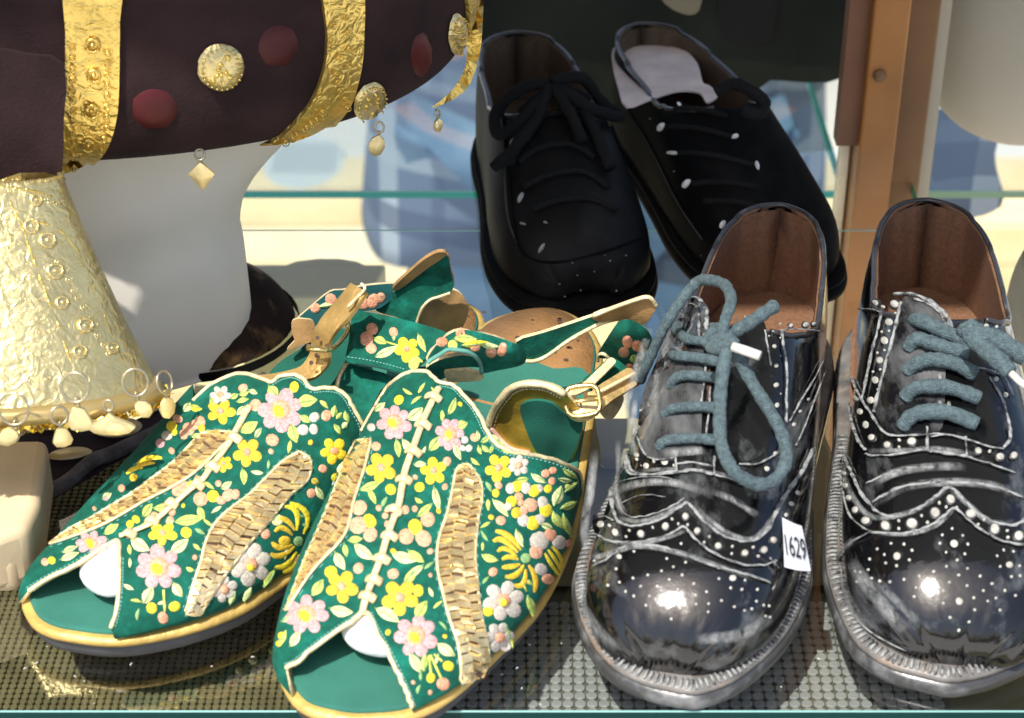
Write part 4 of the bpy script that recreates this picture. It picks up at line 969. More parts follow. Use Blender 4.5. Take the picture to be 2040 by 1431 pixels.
dots(b1, SB1, [(563,650),(655,668),(595,690),(537,710),(638,730),(575,752),(470,730),(398,745),(332,765),(435,785),(517,785),(617,800),(695,772),(757,812),(703,828),(478,833),(402,833),(362,810),(461,878),(632,850),(627,892),(706,872),(767,870),(765,910),(830,855),(818,748),(875,793),(930,800),(1005,800),(815,695),(633,577),(403,615),(316,700),(1000,858),(942,903),(978,895),(1035,877),(1062,880),(1045,930),(1065,935),(893,885),(585,945),(210,660),(275,640),(275,780),(945,755)], TF, 10)
dots(b1, SB1, [(885,745,21),(547,862,21),(330,640,16)], TF, 20, big=True)
# facings and their seams
overlay(b1, SB1, G_([(735,425),(790,415),(850,425),(890,490),(890,600),(870,700),(865,900),(855,1100),(850,1260),(840,1330),(620,1345),(545,1310),(505,1230),(490,1120),(520,950),(590,780),(650,620)]), leather_dusty, 'lace_facing')
overlay(b1, SB1, G_([(930,640),(1020,600),(1120,560),(1205,560),(1225,700),(1240,850),(1250,1000),(1245,1150),(1220,1270),(1150,1340),(1060,1350),(930,1335),(925,1200),(925,1000),(925,800)]), leather, 'lace_facing')
overlay(b1, SB1, G_([(862,800),(905,790),(905,1215),(850,1215)]), mat('dark_tongue', (.06, .025, .015), .5), 'tongue', .0004, .0006, smooth=1)
for P_, r_ in (([(735,428),(690,500),(640,620),(590,760),(520,900),(450,1010),(405,1100),(420,1200),(440,1310),(470,1412),(560,1432),(720,1420)], .0008), ([(760,500),(700,590),(640,700),(575,850),(510,960),(492,1100),(500,1200),(530,1295),(570,1340),(640,1345),(720,1330)], .0006),
    ([(735,430),(790,415),(855,430),(892,500),(888,600),(880,680)], .0010), ([(770,470),(820,455),(850,500),(850,600),(845,680)], .0007), ([(1210,605),(1222,700),(1240,810)], .0005), ([(1298,605),(1308,700),(1325,830),(1322,1000),(1322,1130)], .0006),
    ([(1300,606),(1400,598),(1515,602)], .0005), ([(1250,1150),(1290,1230),(1280,1290),(1230,1335),(1150,1370),(1060,1370)], .0006), ([(1530,760),(1470,880),(1400,1000),(1340,1120)], .0004), ([(1545,800),(1480,980),(1420,1150),(1370,1260)], .0004),
    ([(880,800),(872,900),(850,1030)], .0005), ([(905,930),(895,1060),(880,1200)], .0005), ([(500,560),(470,640),(440,700)], .0004)):
    seam(b1, SB1, G_(P_), r_, off=.0016, jit=.7)
for P_, r_ in (([(380,180),(390,240),(480,250),(600,232),(612,240)], .0007), ([(615,238),(700,225),(790,245)], .0012), ([(795,250),(880,270),(960,295),(1050,325)], .0006), ([(615,195),(700,190),(790,210)], .0007), ([(610,150),(615,240)], .0005), ([(795,160),(795,250)], .0005), ([(300,300),(420,265),(560,262),(640,300)], .0003), ([(330,400),(450,350),(560,360)], .0003)):
    seam(b1, SB1, F_(P_), r_, off=.0018, jit=.7)
overlay(b1, SB1, F_([(612,152),(700,142),(798,160),(796,245),(700,232),(612,240)]), leather, 'bar_tack', .0018, .001, smooth=1)
dots(b1, SB1, [(495,1062,17),(440,1117,14),(480,1125,13),(453,1207,14),(487,1310,14),(540,1375,16),(645,1350,20),(560,870,9),(535,940,20)], TG, 15, big=True)
dots(b1, SB1, [(1265,690,14),(1275,800,16),(1275,910,18),(1280,1025,17),(1270,1300,14),(1220,1385,15),(1360,570,14),(1445,565,17),(1490,560,13),(1455,990,12),(1375,1135,14),(1410,1060,10)], TG, 15, big=True)
dots(b1, SB1, [(1235,630),(1300,640),(1230,740),(1300,745),(1245,860),(1300,960),(1240,975),(1300,560),(1100,520),(1050,525),(600,800),(540,1020),(470,1160),(510,1370)], TG, 6)
# laces
for P_ in ([(720,570,.001),(745,610,.003),(800,680,.004),(880,700,.0045),(960,725,.005)], [(685,730,.001),(740,775,.004),(860,795,.0045),(960,815,.004)], [(685,925,.001),(720,905,.003),(780,890,.004),(870,895,.004),(960,905,.004)], [(650,1085,.001),(700,1075,.003),(760,1072,.004),(850,1068,.004),(940,1075,.004)], [(612,1275,.001),(660,1255,.003),(750,1250,.004),(860,1250,.004),(945,1262,.004)]):
    lace_on(b1, SB1, P_, TG)
def L3(L, T): return [un(*T(p[0], p[1]), p[2]) for p in L]
lace(b1, L3([(870,690,.094),(920,610,.098),(945,590,.099),(985,600,.099),(1000,650,.099),(960,700,.098),(900,690,.096)], TG), .0026, 'lace_knot')
lace(b1, L3([(900,650,.094),(940,660,.098),(1000,650,.100),(1040,690,.099)], TG), .0028, 'lace_knot')
lace(b1, L3([(985,650,.098),(975,610,.101),(985,540,.104),(1010,470,.106),(1020,410,.106),(995,350,.104),(960,325,.101),(900,310,.098),(830,320,.094),(740,420,.088),(650,560,.080),(590,680,.070),(540,790,.060),(500,880,.050)], TG), .0022, 'lace_loop')
lace(b1, L3([(1030,605,.098),(1090,575,.100),(1160,530,.101),(1240,475,.102),(1265,460,.102)], TG), .0026, 'lace_end')
lace(b1, L3([(1000,700,.100),(985,760,.098),(970,860,.094),(958,980,.088),(955,1100,.083),(960,1220,.078),(985,1310,.075),(1030,1390,.071),(1090,1440,.067),(1180,1475,.063),(1260,1455,.062),(1320,1380,.064),(1335,1290,.067),(1310,1190,.072),(1255,1080,.078),(1180,960,.085),(1120,860,.090),(1075,780,.094),(1040,720,.097)], TG), .0025, 'lace_loop')
mb = MB(); q = L3([(1030,690,.1025),(1100,712,.1025),(1185,742,.102)], TG); mb.tube(q, .0019, 8); mb.build('aglet', mat('clear_aglet', (.62, .60, .55), .3, coat=.5), b1)
for P_, w_ in (([(210,110),(190,300),(160,480),(170,620)], 26), ([(320,60),(330,220),(330,360),(370,450)], 20), ([(330,460),(440,480),(560,440),(660,375)], 14), ([(690,395),(780,480),(880,545),(980,560),(1060,470),(1110,380)], 14), ([(240,560),(400,590),(560,560),(660,520)], 12), ([(150,620),(230,650),(420,600),(600,625),(800,690),(1000,760)], 16),
    ([(130,700),(160,850),(230,980),(330,1090)], 30), ([(330,330),(450,290),(600,290),(760,340)], 22), ([(780,330),(900,380),(1000,450)], 20), ([(400,235),(600,222),(800,240),(1000,300)], 12), ([(700,1040),(900,1020),(1060,930)], 30)):
    smear(b1, SB1, P_, TF, w_/2.463)
for P_, w_ in (([(560,560),(500,760),(440,950),(400,1100)], 28), ([(700,560),(640,760),(600,980),(590,1180)], 40), ([(760,480),(740,620),(720,700)], 30), ([(640,1320),(760,1310),(880,1300)], 26), ([(480,950),(460,1150),(500,1330)], 22)):
    smear(b1, SB1, P_, TG, w_/2.8617, .0022)
# the numbered tag
tg = [TF(1130,448), TF(1225,490), TF(1270,710), TF(1140,690)]
P4 = [SB1.hit(*TF(1120,480))[0], None]
zt_ = (.056, .052, .034, .036)
Q4 = [un(*tg[i], zt_[i]) for i in range(4)]
# bring the tag to just outside the leather
tagroot = b1
nn = (Q4[1]-Q4[0]).cross(Q4[3]-Q4[0]).normalized()
if nn.dot(CAM-Q4[0]) < 0: nn = -nn
mb = MB(); G4 = []
for i in range(7):
    t = i/6; a = Q4[0].lerp(Q4[3], t); b = Q4[1].lerp(Q4[2], t); G4.append([a.lerp(b, j/6) + nn*(.0009*sin(pi*j/6) + .0006*sin(pi*t)) for j in range(7)])
mb.grid(G4); mb.grid([[p - nn*.0005 for p in r] for r in G4])
tago = mb.build('price_tag', mat('tag_white', (.58, .60, .66), .5, noise=(200, .06)), b1, label='white paper tag printed 1629'); kelly(tago)
def digits(txt, root, org, ax, ay, h, m, nrm, wk=.5):
    cu = bpy.data.curves.new('tag_number', 'FONT'); cu.body = txt; cu.size = h*1.38; cu.extrude = .0001; cu.align_x = 'CENTER'; cu.align_y = 'CENTER'; cu.space_character = .92
    o = bpy.data.objects.new('tmp', cu); SC.collection.objects.link(o); bpy.context.view_layer.update()
    me = bpy.data.meshes.new_from_object(o.evaluated_get(bpy.context.evaluated_depsgraph_get())); bpy.data.objects.remove(o)
    o = bpy.data.objects.new('tag_number', me); SC.collection.objects.link(o); me.materials.clear(); me.materials.append(m)
    for v in me.vertices: p = org + ax*(v.co.x*wk) + ay*v.co.y + nrm*(v.co.z + .0012); v.co = p
    o.parent = root; o['label'] = 'black printed number 1629'
    return o
cc = (Q4[0]+Q4[1]+Q4[2]+Q4[3])/4; axx = ((Q4[1]+Q4[2])-(Q4[0]+Q4[3])); ayy = ((Q4[0]+Q4[1])-(Q4[2]+Q4[3]))
wk = axx.length*.5/ (ayy.length*.5); 
digits('1629', tago, cc + nn*.0008 - axx.normalized()*.0006, axx.normalized(), ayy.normalized(), ayy.length*.5*.46, mat('print_black', (.01, .01, .012), .6), nn, .40)

# ---- right brogue
OB2 = [(-2,-2),(0,-12),(5,-25),(20,-37),(55,-45),(87,-45),(115,-43),(150,-40),(190,-39),(225,-36),(248,-26),(261,-10),(264,2),(260,14),(246,27),(225,34),(190,38),(150,42),(115,48),(87,51),(60,51),(35,44),(18,32),(5,16),(0,6)]
cen2 = lambda s: 3*(1 - min(max(s/150, 0), 1)) - .5
FB2 = Frame((.158, -.230), (.190, .034))
TB2 = last_tab(41, 42, cen2, 262)
b2, SB2 = laced_shoe(FB2, TB2, OB2, 262, 'right-hand dusty black brogue with short blue-grey laces, cut off by the right edge', (.18, -.1, 0), group='pair of black leather brogues')
TH_ = lambda x, y: (1580 + x/2.463, 850 + y/2.463)
TI = lambda x, y: (1580 + x/2.863, 400 + y/2.863)
H = lambda L: [TH_(*p) for p in L]
I = lambda L: [TI(*p) for p in L]
overlay(b2, SB2, H([(290,300),(350,345),(430,432),(520,450),(600,420),(680,370),(760,312),(830,362),(900,432),(990,480),(1080,492),(1180,450),(1250,480),(1240,560),(1130,592),(1030,572),(930,522),(850,462),(790,412),(740,447),(680,492),(580,528),(480,532),(390,527),(320,500),(280,400)]), leather, 'wing_cap')
for P_, r_ in (([(245,20),(256,100),(275,170),(300,225),(350,340),(430,432),(520,450),(600,420),(680,370),(762,310),(830,362),(900,432),(990,480),(1080,492),(1150,450)], .0009), ([(390,525),(480,532),(580,527),(680,492),(740,447),(790,410),(850,462),(930,522),(1030,572),(1150,590)], .0007),
    ([(390,525),(320,560),(250,620),(205,680)], .0006), ([(245,150),(255,280),(290,430),(350,500),(400,525)], .0006), ([(375,285),(450,250),(560,215),(690,210)], .0009), ([(400,380),(500,320),(620,290),(760,285),(900,290),(1040,320),(1120,360)], .0009), ([(370,140),(400,150),(520,145),(650,120),(670,130)], .0008), ([(670,130),(760,140),(850,155)], .0012), ([(850,158),(960,190),(1080,235)], .0007), ([(670,60),(760,50),(850,70)], .0006), ([(660,10),(660,130)], .0006), ([(845,60),(848,160)], .0005), ([(190,650),(260,850),(390,1000),(560,1090)], .0005)):
    seam(b2, SB2, H(P_), r_, off=.0014, jit=1.0)
dots(b2, SB2, [(248,170,14),(268,235,14),(275,295,15),(290,355,16),(320,415,18),(368,470,22),(460,495,24),(585,485,27),(697,432,25),(772,367,23),(870,438,25),(985,512,26),(1100,545,25),(1190,560,20),(397,62,17),(470,100,20),(585,82,21),(905,128,17),(1010,157,19),(1075,150,17)], TH_, 18, big=True, lift=.0013)
dots(b2, SB2, [(523,472),(523,510),(632,448),(660,480),(717,385),(750,405),(800,410),(905,490),(933,467),(1045,520),(1048,553),(525,75),(525,110),(960,130)], TH_, 9, lift=.0012)
dots(b2, SB2, [(780,503),(732,534),(832,537),(482,575),(545,579),(720,575),(857,579),(415,603),(584,609),(750,619),(842,627),(378,652),(450,630),(571,656),(805,657),(509,684),(456,671),(752,688),(855,698),(690,713),(619,735),(812,730),(308,711),(333,715),(372,703),(387,745),(427,759),(476,763),(545,751),(316,762),(672,766),(766,765),(917,735),(975,772),(604,791),(660,808),(736,807),(853,782),(933,806),(595,835),(886,841),(737,868),(954,857),(994,842),(1038,805),(1090,830),(1014,901),(890,900),(770,937),(863,958),(813,1000),(1032,608),(1000,637),(1080,615),(1015,688),(1070,738),(1112,733),(1110,685)], TH_, 10)
dots(b2, SB2, [(790,577,22),(511,638,22),(815,858,24),(1060,680,20)], TH_, 22, big=True)
overlay(b2, SB2, I([(640,560),(720,575),(800,620),(870,690),(890,760),(870,900),(865,1100),(850,1300),(770,1340),(640,1345),(545,1330),(480,1215),(515,1060),(555,900),(595,750)]), leather_dusty, 'lace_facing')
overlay(b2, SB2, I([(1010,960),(1090,990),(1150,1080),(1190,1200),(1200,1320),(1150,1400),(1000,1380),(930,1340),(960,1150)]), leather, 'lace_facing')
for P_, r_ in (([(522,640),(500,750),(462,900),(432,1050),(410,1150)], .0007), ([(625,590),(592,750),(552,900),(512,1060),(476,1215)], .0008), ([(395,620),(460,625),(520,645)], .0006), ([(300,860),(340,980),(400,1120),(470,1240),(540,1340),(640,1352),(765,1345)], .0008), ([(300,1010),(330,1150),(365,1300),(405,1400),(430,1430)], .0008),
    ([(600,545),(680,545),(760,575),(830,625),(885,690),(895,770)], .0013), ([(690,570),(770,600),(835,650),(870,720)], .0009), ([(1110,1020),(1180,1140),(1218,1270),(1225,1370),(1190,1420)], .0007), ([(1160,960),(1210,1050),(1240,1120)], .0006), ([(835,1000),(835,1080)], .0010), ([(835,1160),(838,1240)], .0009), ([(885,1160),(890,1230)], .0010), ([(1020,960),(1100,975),(1160,1000)], .0006), ([(770,1345),(870,1345),(970,1370),(1100,1410),(1190,1430)], .0007)):
    seam(b2, SB2, I(P_), r_, off=.0016, jit=.7)
dots(b2, SB2, [(580,590,26),(550,695,24),(525,800,25),(497,912,25),(472,1025,24),(447,1140,24),(470,585,22),(320,1000,18),(342,1060,18),(362,1130,20),(385,1205,20),(418,1280,24),(460,1360,26),(545,1405,28),(680,1385,28),(1155,1020,18),(1210,1110,18),(1100,720,18),(1193,700,16)], TI, 20, big=True)
dots(b2, SB2, [(512,605),(537,650),(585,645),(550,745),(510,750),(485,870),(525,855),(500,965),(460,978),(487,1080),(1150,980),(1160,720),(515,1160),(610,1370)], TI, 11)
for P_, w_ in (([(250,60),(262,200),(300,330),(390,450),(520,450),(650,400),(760,310)], 16), ([(770,320),(860,400),(960,480),(1080,480)], 16), ([(390,300),(520,235),(690,210),(850,210)], 24), ([(420,390),(560,310),(760,285),(960,300),(1100,350)], 24), ([(390,530),(560,540),(700,500),(790,415)], 12), ([(210,700),(250,620),(330,550)], 18),
    ([(300,660),(380,780),(470,900),(560,1000)], 36), ([(230,700),(290,860),(400,1000)], 26), ([(380,130),(540,130),(700,120),(900,150)], 14), ([(430,760),(520,860),(620,960)], 22)):
    smear(b2, SB2, P_, TH_, w_/2.463)
for P_ in ([(695,690,.001),(740,720,.004),(800,760,.005),(900,810,.005),(990,850,.005)], [(660,855,.001),(720,825,.004),(780,850,.005),(860,880,.005),(990,915,.005)], [(655,985,.001),(720,960,.004),(800,950,.005),(920,975,.005),(1030,1020,.003)], [(645,1135,.001),(700,1110,.004),(780,1105,.005),(900,1115,.005),(1050,1155,.003)], [(625,1305,.001),(680,1270,.004),(760,1250,.005),(880,1255,.005),(1040,1300,.003)]):
    lace_on(b2, SB2, P_, TI, r=.0030)
lace(b2, L3([(975,730,.093),(1040,800,.092),(1110,860,.091),(1180,920,.089),(1240,980,.087)], TI), .0034, 'lace_end')
lace(b2, L3([(985,720,.095),(1060,760,.094),(1150,790,.093),(1240,840,.091),(1330,890,.089)], TI), .0038, 'lace_end')
mb = MB(); mb.tube(L3([(1240,980,.087),(1290,1030,.085),(1330,1060,.084)], TI), .0014, 7); mb.build('aglet', MATS['clear_aglet'], b2)

# ------------------------------------------------------------------ black laced shoes behind
blk = shoe_leather('matt_black_leather', dust=(.02, .02, .02), lo=.5, hi=.8, rough=.6, rdust=.7, coat=0, scale=30, base=(.003,.003,.003))
blk.node_tree.nodes['Principled BSDF'].inputs['Specular IOR Level'].default_value = .22
blk_d = shoe_leather('dull_black_suede', dust=(.012, .012, .011), lo=.45, hi=.75, rough=.75, rdust=.85, coat=0, scale=40, base=(.0025,.0025,.0025))
blk_d.node_tree.nodes['Principled BSDF'].inputs['Specular IOR Level'].default_value = .1
dk_sock = mat('dark_brown_sock', (.11, .07, .04), .7, noise=(400, .2))
blk_lace = mat('black_lace', (.016, .016, .016), .95, spec=.1, bump=(1500, .8))
def out_std(w_, cen, L):
    k = [(-2,.0,1),(0,-.42,0),(9,-.74,0),(28,-.95,0),(58,-1.05,0),(90,-1.03,0),(125,-.93,0),(165,-.84,0),(205,-.80,0),(240,-.68,0),(262,-.38,0),(269,0,1),(262,.38,0),(240,.68,0),(205,.80,0),(165,.84,0),(125,.93,0),(90,1.03,0),(58,1.05,0),(28,.95,0),(9,.74,0),(0,.42,0)]
    return [(a*L/268, cen(a) + b*w_) for a, b, _ in k]
FB3 = Frame((.037, .032), (.001, .240))
L3_ = FB3.L*1000
c3 = lambda s: 0
b3, SB3 = laced_shoe(FB3, last_tab(38, 38, c3, L3_), out_std(40, c3, L3_), L3_, 'dark laced leather shoe with a bare brown insole behind the green sandals', (.02, .15, 0), name='laced_shoe', group='pair of old black laced shoes', m_up=blk, m_in=dk_sock, m_sock=dk_sock, s_thr=90, front_z=68, side=56, heel_z=60, ribs=False, solem=blk_d, weltm=blk_d)
FB4 = Frame((.137, .044), (.070, .252))
L4_ = FB4.L*1000
b4, SB4 = laced_shoe(FB4, last_tab(36, 36, c3, L4_), out_std(38, c3, L4_), L4_, 'dark laced leather shoe with a pale pink insole behind the left brogue', (.1, .16, 0), name='laced_shoe', group='pair of old black laced shoes', m_up=blk_d, m_in=dk_sock, m_sock=dk_sock, s_thr=90, front_z=68, side=56, heel_z=60, ribs=False, solem=blk_d, weltm=blk_d)
def fpoly(fr, pts, z): return [fr.p(a, n_, z) for a, n_ in pts]
TJ = lambda x, y: (1100 + x/2.385, y/2.385)
sheet(b4, 'pink_insole', [TJ(*p) for p in [(288,235),(350,205),(420,180),(520,180),(580,190),(620,225),(690,300),(715,390),(745,405),(790,450),(735,485),(700,440),(600,430),(480,465),(352,508),(315,420),(290,320)]], [(*TJ(288,235),.050),(*TJ(580,190),.050),(*TJ(352,508),.058),(*TJ(735,485),.060)], mat('pale_pink_paper', (.80, .66, .60), .8, noise=(60, .15), bump=(120, .3)), .001)
for p, rot, ln in (((525,605), -1.1, 46), ((580,728), .05, 50), ((645,875), -1.0, 50), ((815,1070), -1.1, 42), ((972,792), 1.1, 40), ((868,655), -.2, 34), ((612,500), 1.3, 22)):
    x, y = TJ(*p); a = ln/2.385/2; mb = MB(); blob(mb, SB4, ell(x, y, a, a*.36, rot, 12), .0016, 0, .0012); mb.build('eyelet', mat('steel_eyelet', (.85, .87, .84), .35), b4)
mb = MB()
for p in [(250,1215),(200,1290),(120,1308),(60,1410),(135,1380),(305,1382),(350,1215),(35,1350),(275,1240),(95,1250)]:
    x, y = TJ(*p); blob(mb, SB3, ell(x, y, 2.2, 2, 0, 7), .0003)
mb.build('small_perforations', chalk, b3)['kind'] = 'stuff'
mb = MB()
for p in [(710,1215),(765,1218),(720,1295),(665,1300),(582,815),(468,565)]:
    x, y = TJ(*p); blob(mb, SB4, ell(x, y, 2.6, 2.4, 0, 7), .0003)
mb.build('small_perforations', chalk, b4)['kind'] = 'stuff'
TK = lambda x, y: (500 + x/2.2, y/2.2)
for p, rot, ln in (((1185,870), -1.1, 50), ((1275,1090), -1.0, 52), ((1150,630), -1.2, 46), ((1195,985), .1, 26), ((1292,980), .2, 20)):
    x, y = TK(*p); a = ln/2.2/2; mb = MB(); blob(mb, SB3, ell(x, y, a, a*.3, rot, 12), .0012, 0, .001); mb.build('eyelet', mat('dull_eyelet', (.34, .34, .32), .4), b3)
for pts in ([(1180,500),(1260,430),(1380,400),(1480,440)], [(1150,560),(1260,520),(1400,500),(1520,560)], [(1180,720),(1260,660),(1400,640),(1500,700)], [(1200,830),(1300,780),(1450,760),(1560,830)], [(1240,930),(1340,890),(1480,880),(1600,930)]):
    lace_on(b3, SB3, [TK(*p) for p in pts], lambda x, y: (x, y), .0015, .0016, m=blk_lace)
for pts in ([(1320,400),(1250,480),(1200,600),(1150,740)], [(1350,390),(1430,480),(1500,620),(1560,760)]):
    lace_on(b3, SB3, [TK(*p) for p in pts], lambda x, y: (x, y), .004, .0030, m=blk_lace, name='lace_loop')
for a, b, c, d in ((525,605,868,655), (580,728,972,792), (645,875,1000,900), (700,960,1040,1000), (815,1070,1000,1060), (560,520,850,560)):
    lace_on(b4, SB4, [TJ(a+30, b), TJ((a+c)/2, (b+d)/2-15), TJ(c-20, d)], lambda x, y: (x, y), .001, .0015, m=blk_lace)
seam(b3, SB3, [TK(1110,480), TK(1130,700), TK(1145,900), TK(1170,1050), TK(1220,1130), TK(1350,1150), TK(1560,1100), TK(1720,1040)], .0009, blk_d, .001)
lace(b4, [un(*TJ(*p), z_) for p, z_ in (((780,440),.085),((860,400),.090),((940,430),.090),((1010,490),.084),((980,540),.080),((900,520),.082))], .0032, 'lace_knot', blk_lace)

# ------------------------------------------------------------------ the glass shelf and what carries it
glass = glass_mat('shelf_glass', (.86, .90, .84), .004, 2.3)
gedge = mat('green_glass_edge', (.002, .035, .032), .5, spec=.2)
gedge2 = mat('bright_glass_edge', (.0, .36, .24), .6, spec=.1)
def pane(name, x0, x1, y0, y1, z, th, label, edge_m, cat='glass shelf', group=None, edges=(0, 1)):
    root = thing(name, ((x0+x1)/2, y0, z), label, cat, group)
    mb = MB(); mb.add([(x0,y0,z),(x1,y0,z),(x1,y1,z),(x0,y1,z)], [(0,1,2,3)]); mb.build('glass_top', glass, root, smooth=False)
    mb = MB()
    for ei, (a, b) in enumerate((((x0,y0),(x1,y0)), ((x1,y0),(x1,y1)), ((x1,y1),(x0,y1)), ((x0,y1),(x0,y0)))):
        if ei not in edges: continue
        mb.add([(a[0],a[1],z-.0003),(b[0],b[1],z-.0003),(b[0],b[1],z-th),(a[0],a[1],z-th)], [(0,1,2,3)])
    mb.build('glass_edge', edge_m, root, smooth=False)
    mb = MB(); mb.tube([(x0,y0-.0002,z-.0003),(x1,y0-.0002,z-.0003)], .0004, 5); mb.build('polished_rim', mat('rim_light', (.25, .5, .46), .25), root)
    if z < -.05 and x1 < .3:
        mb = MB(); mb.tube([(x1+.0012, y0, z-.0008), (x1+.0012, y1, z-.0008)], .0018, 6); mb.build('bright_side_edge', mat('mint_edge', (.03, .55, .38), .4), root)
    return root
pane('glass_shelf', -.42, .42, -.2365, .1255, -.0003, .008, 'clear glass shelf with a dark green front edge that carries sandals and brogues', gedge)
pane('glass_shelf', -.42, .215, .1262, .40, -.0004, .006, 'rear glass shelf under the old black laced shoes', gedge2, edges=(1,))
pane('glass_shelf', -.42, .213, .365, .60, -.100, .0055, 'lower bright green edged glass shelf behind the black shoes', gedge2)
pane('glass_shelf', .262, .50, .365, .60, -.100, .0055, 'pale green edged glass shelf right of the wooden post', mat('pale_glass_edge', (.24, .36, .24), .6, spec=.1))
# dotted mats under the shelf
def tile_mat(name, label, x0, x1, y0, y1, z, pitch, tilec, basec, rot=0, limit=300):
    cx, cy = (x0+x1)/2, (y0+y1)/2; root = thing(name, (cx, cy, z), label, 'mat')
    mb = MB(); mb.box((cx, cy, z-.002), (x1-x0+.004, y1-y0+.004, .003)); mb.build('backing', basec, root, smooth=False)
    v = []; f = []; r = pitch*.485; n = 8
    prof = [(1.0, 0), (.97, .0006), (.8, .0009)]
    q = [(cos(2*pi*(i+.5)/n), sin(2*pi*(i+.5)/n)) for i in range(n)]; q = [((abs(a)**4+abs(b)**4)**-.25*a*.97, (abs(a)**4+abs(b)**4)**-.25*b*.97) for a, b in q]
    for k, h in prof: v += [(a*r*k, b*r*k, h) for a, b in q]
    for l_ in range(2):
        for i in range(n): j = (i+1) % n; f.append((l_*n+i, l_*n+j, (l_+1)*n+j, (l_+1)*n+i))
    f.append(tuple(range(2*n, 3*n)))
    me = bpy.data.meshes.new('tile'); me.from_pydata(v, [], f); me.materials.append(tilec)
    P = []
    ny, nx = int((y1-y0)/pitch), int((x1-x0)/pitch)
    for i in range(ny):
        for j in range(nx): P.append((x0+(j+.5)*pitch + ru(-.03, .03)*pitch, y0+(i+.5)*pitch + ru(-.03, .03)*pitch))
    P.sort(key=lambda p: abs(p[0]-mat_focus[0])*.8 + abs(p[1]-mat_focus[1])); rest = MB()
    for i, p in enumerate(P):
        if i < limit:
            o = bpy.data.objects.new('tile', me); SC.collection.objects.link(o); o.parent = root; o.location = (p[0]-cx, p[1]-cy, 0)
        else: rest.add([(a+p[0], b+p[1], c+z) for a, b, c in v], f)
    if rest.v: rest.build('tiles', tilec, root, smooth=False)['kind'] = 'stuff'
    return root
mat_focus = (.03, -.22)
tile_mat('tile_mat', 'white mat of rounded tiles under the glass between front sandal and brogue', -.04, .165, -.262, -.135, -.030, .00455, mat('white_tile', (.31, .31, .33), .45, noise=(90, .12)), mat('mat_grout', (.12, .115, .09), .8))
mat_focus = (-.15, -.12)
tile_mat('dotted_mat', 'olive mat of small pale dots under the glass beneath the left sandal', -.235, -.045, -.245, -.01, -.030, .00295, mat('pale_dot', (.16, .135, .07), .6, noise=(60, .3)), mat('mat_dark', (.045, .034, .015), .8), limit=290)
# boards below the glass
card = mat('beige_card', (.22, .19, .115), .75, noise=(8, .25), bump=(300, .2))
card2 = mat('grey_beige_card', (.36, .32, .22), .8, noise=(10, .2))
o = MB(); o.box((.235, -.17, -.045), (.14, .26, .012)); bx = o.build('beige_board', card, smooth=False); bevel(bx); tag(bx, 'beige board under the glass below the right brogue', 'board')
mb = MB(); mb.box((.118, -.02, -.040), (.05, .16, .03), Matrix.Rotation(.1, 3, 'Z')); bx = mb.build('cardboard_box', card2, smooth=False); bevel(bx, .003); tag(bx, 'beige box seen below the glass between the two brogues', 'box')
mb = MB(); mb.box((.045, -.050, -.045), (.075, .085, .03)); mb.box((.048, -.03, -.0265), (.06, .035, .006)); bx = mb.build('cardboard_box', card2, smooth=False); bevel(bx, .002); tag(bx, 'stepped beige box below the glass behind the front sandal buckle', 'box')
mb = MB(); mb.box((0, -.155, -.064), (.9, .26, .004)); bx = mb.build('shelf_liner', mat('liner_olive', (.10, .085, .05), .6, noise=(6, .35)), smooth=False); tag(bx, 'olive brown board lying under the front glass shelf', 'board')

# cabinet post, metal channel, top
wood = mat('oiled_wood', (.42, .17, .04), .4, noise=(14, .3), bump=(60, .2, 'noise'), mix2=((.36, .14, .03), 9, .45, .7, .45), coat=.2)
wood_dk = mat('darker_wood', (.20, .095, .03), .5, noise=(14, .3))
px0 = uny(1738, 0, .16).x; 
root = thing('display_cabinet', (.2, .16, -.5), 'wooden display cabinet with an upright post and metal sliding channel', 'cabinet')
def xat(px, py, y): return uny(px, py, y).x
xl = xat(1722, 200, .165); xm = xat(1795, 200, .165); xr = xat(1842, 200, .19)
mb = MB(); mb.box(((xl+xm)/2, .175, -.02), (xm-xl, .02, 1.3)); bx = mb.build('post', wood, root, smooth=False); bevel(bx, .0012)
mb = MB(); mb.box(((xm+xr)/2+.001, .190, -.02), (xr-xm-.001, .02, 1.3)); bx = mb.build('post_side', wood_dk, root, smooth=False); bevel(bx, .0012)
mb = MB(); mb.box((xr+.0045, .197, -.02), (.008, .012, 1.3)); mb.build('side_trim', mat('cream_trim', (.42, .37, .27), .6), root, smooth=False)
for k, (a, b) in enumerate(((1666, 1687), (1693, 1716))):
    x0, x1 = xat(a+12, 250, .185), xat(b+12, 250, .185); mb = MB(); mb.box(((x0+x1)/2, .188, -.14), (x1-x0, .006, .76)); bx = mb.build('metal_channel', mat('cream_metal', (.85, .77, .60), .35, metal=.3, noise=(20, .1)), root, smooth=False); bevel(bx, .0006)
x0, x1 = xat(1686+12, 250, .185), xat(1695+12, 250, .185); mb = MB(); mb.box(((x0+x1)/2, .190, -.14), (x1-x0, .004, .76)); mb.build('channel_groove', wood_dk, root, smooth=False)
x0 = xat(1690, 60, .170); mb = MB(); mb.box(((x0+xl)/2+.004, .178, .26), (xl-x0+.008, .012, .47)); mb.build('channel_shade_strip', mat('channel_shade_brown', (.20, .085, .04), .5, noise=(14, .3)), root, smooth=False)  # added dark strip, its brown stands for shade on the upper channel
mb = MB(); p = uny(1752, 150, .165); mb.tube([p, p + Vector((0, -.0015, 0))], .0035, 16); mb.build('dowel_plug', wood_dk, root)
mb = MB(); mb.box((0, .13, .545), (1.0, .74, .03)); mb.build('top_board', mat('grey_lacquer', (.22, .25, .26), .6, noise=(6, .2)), root, smooth=False)
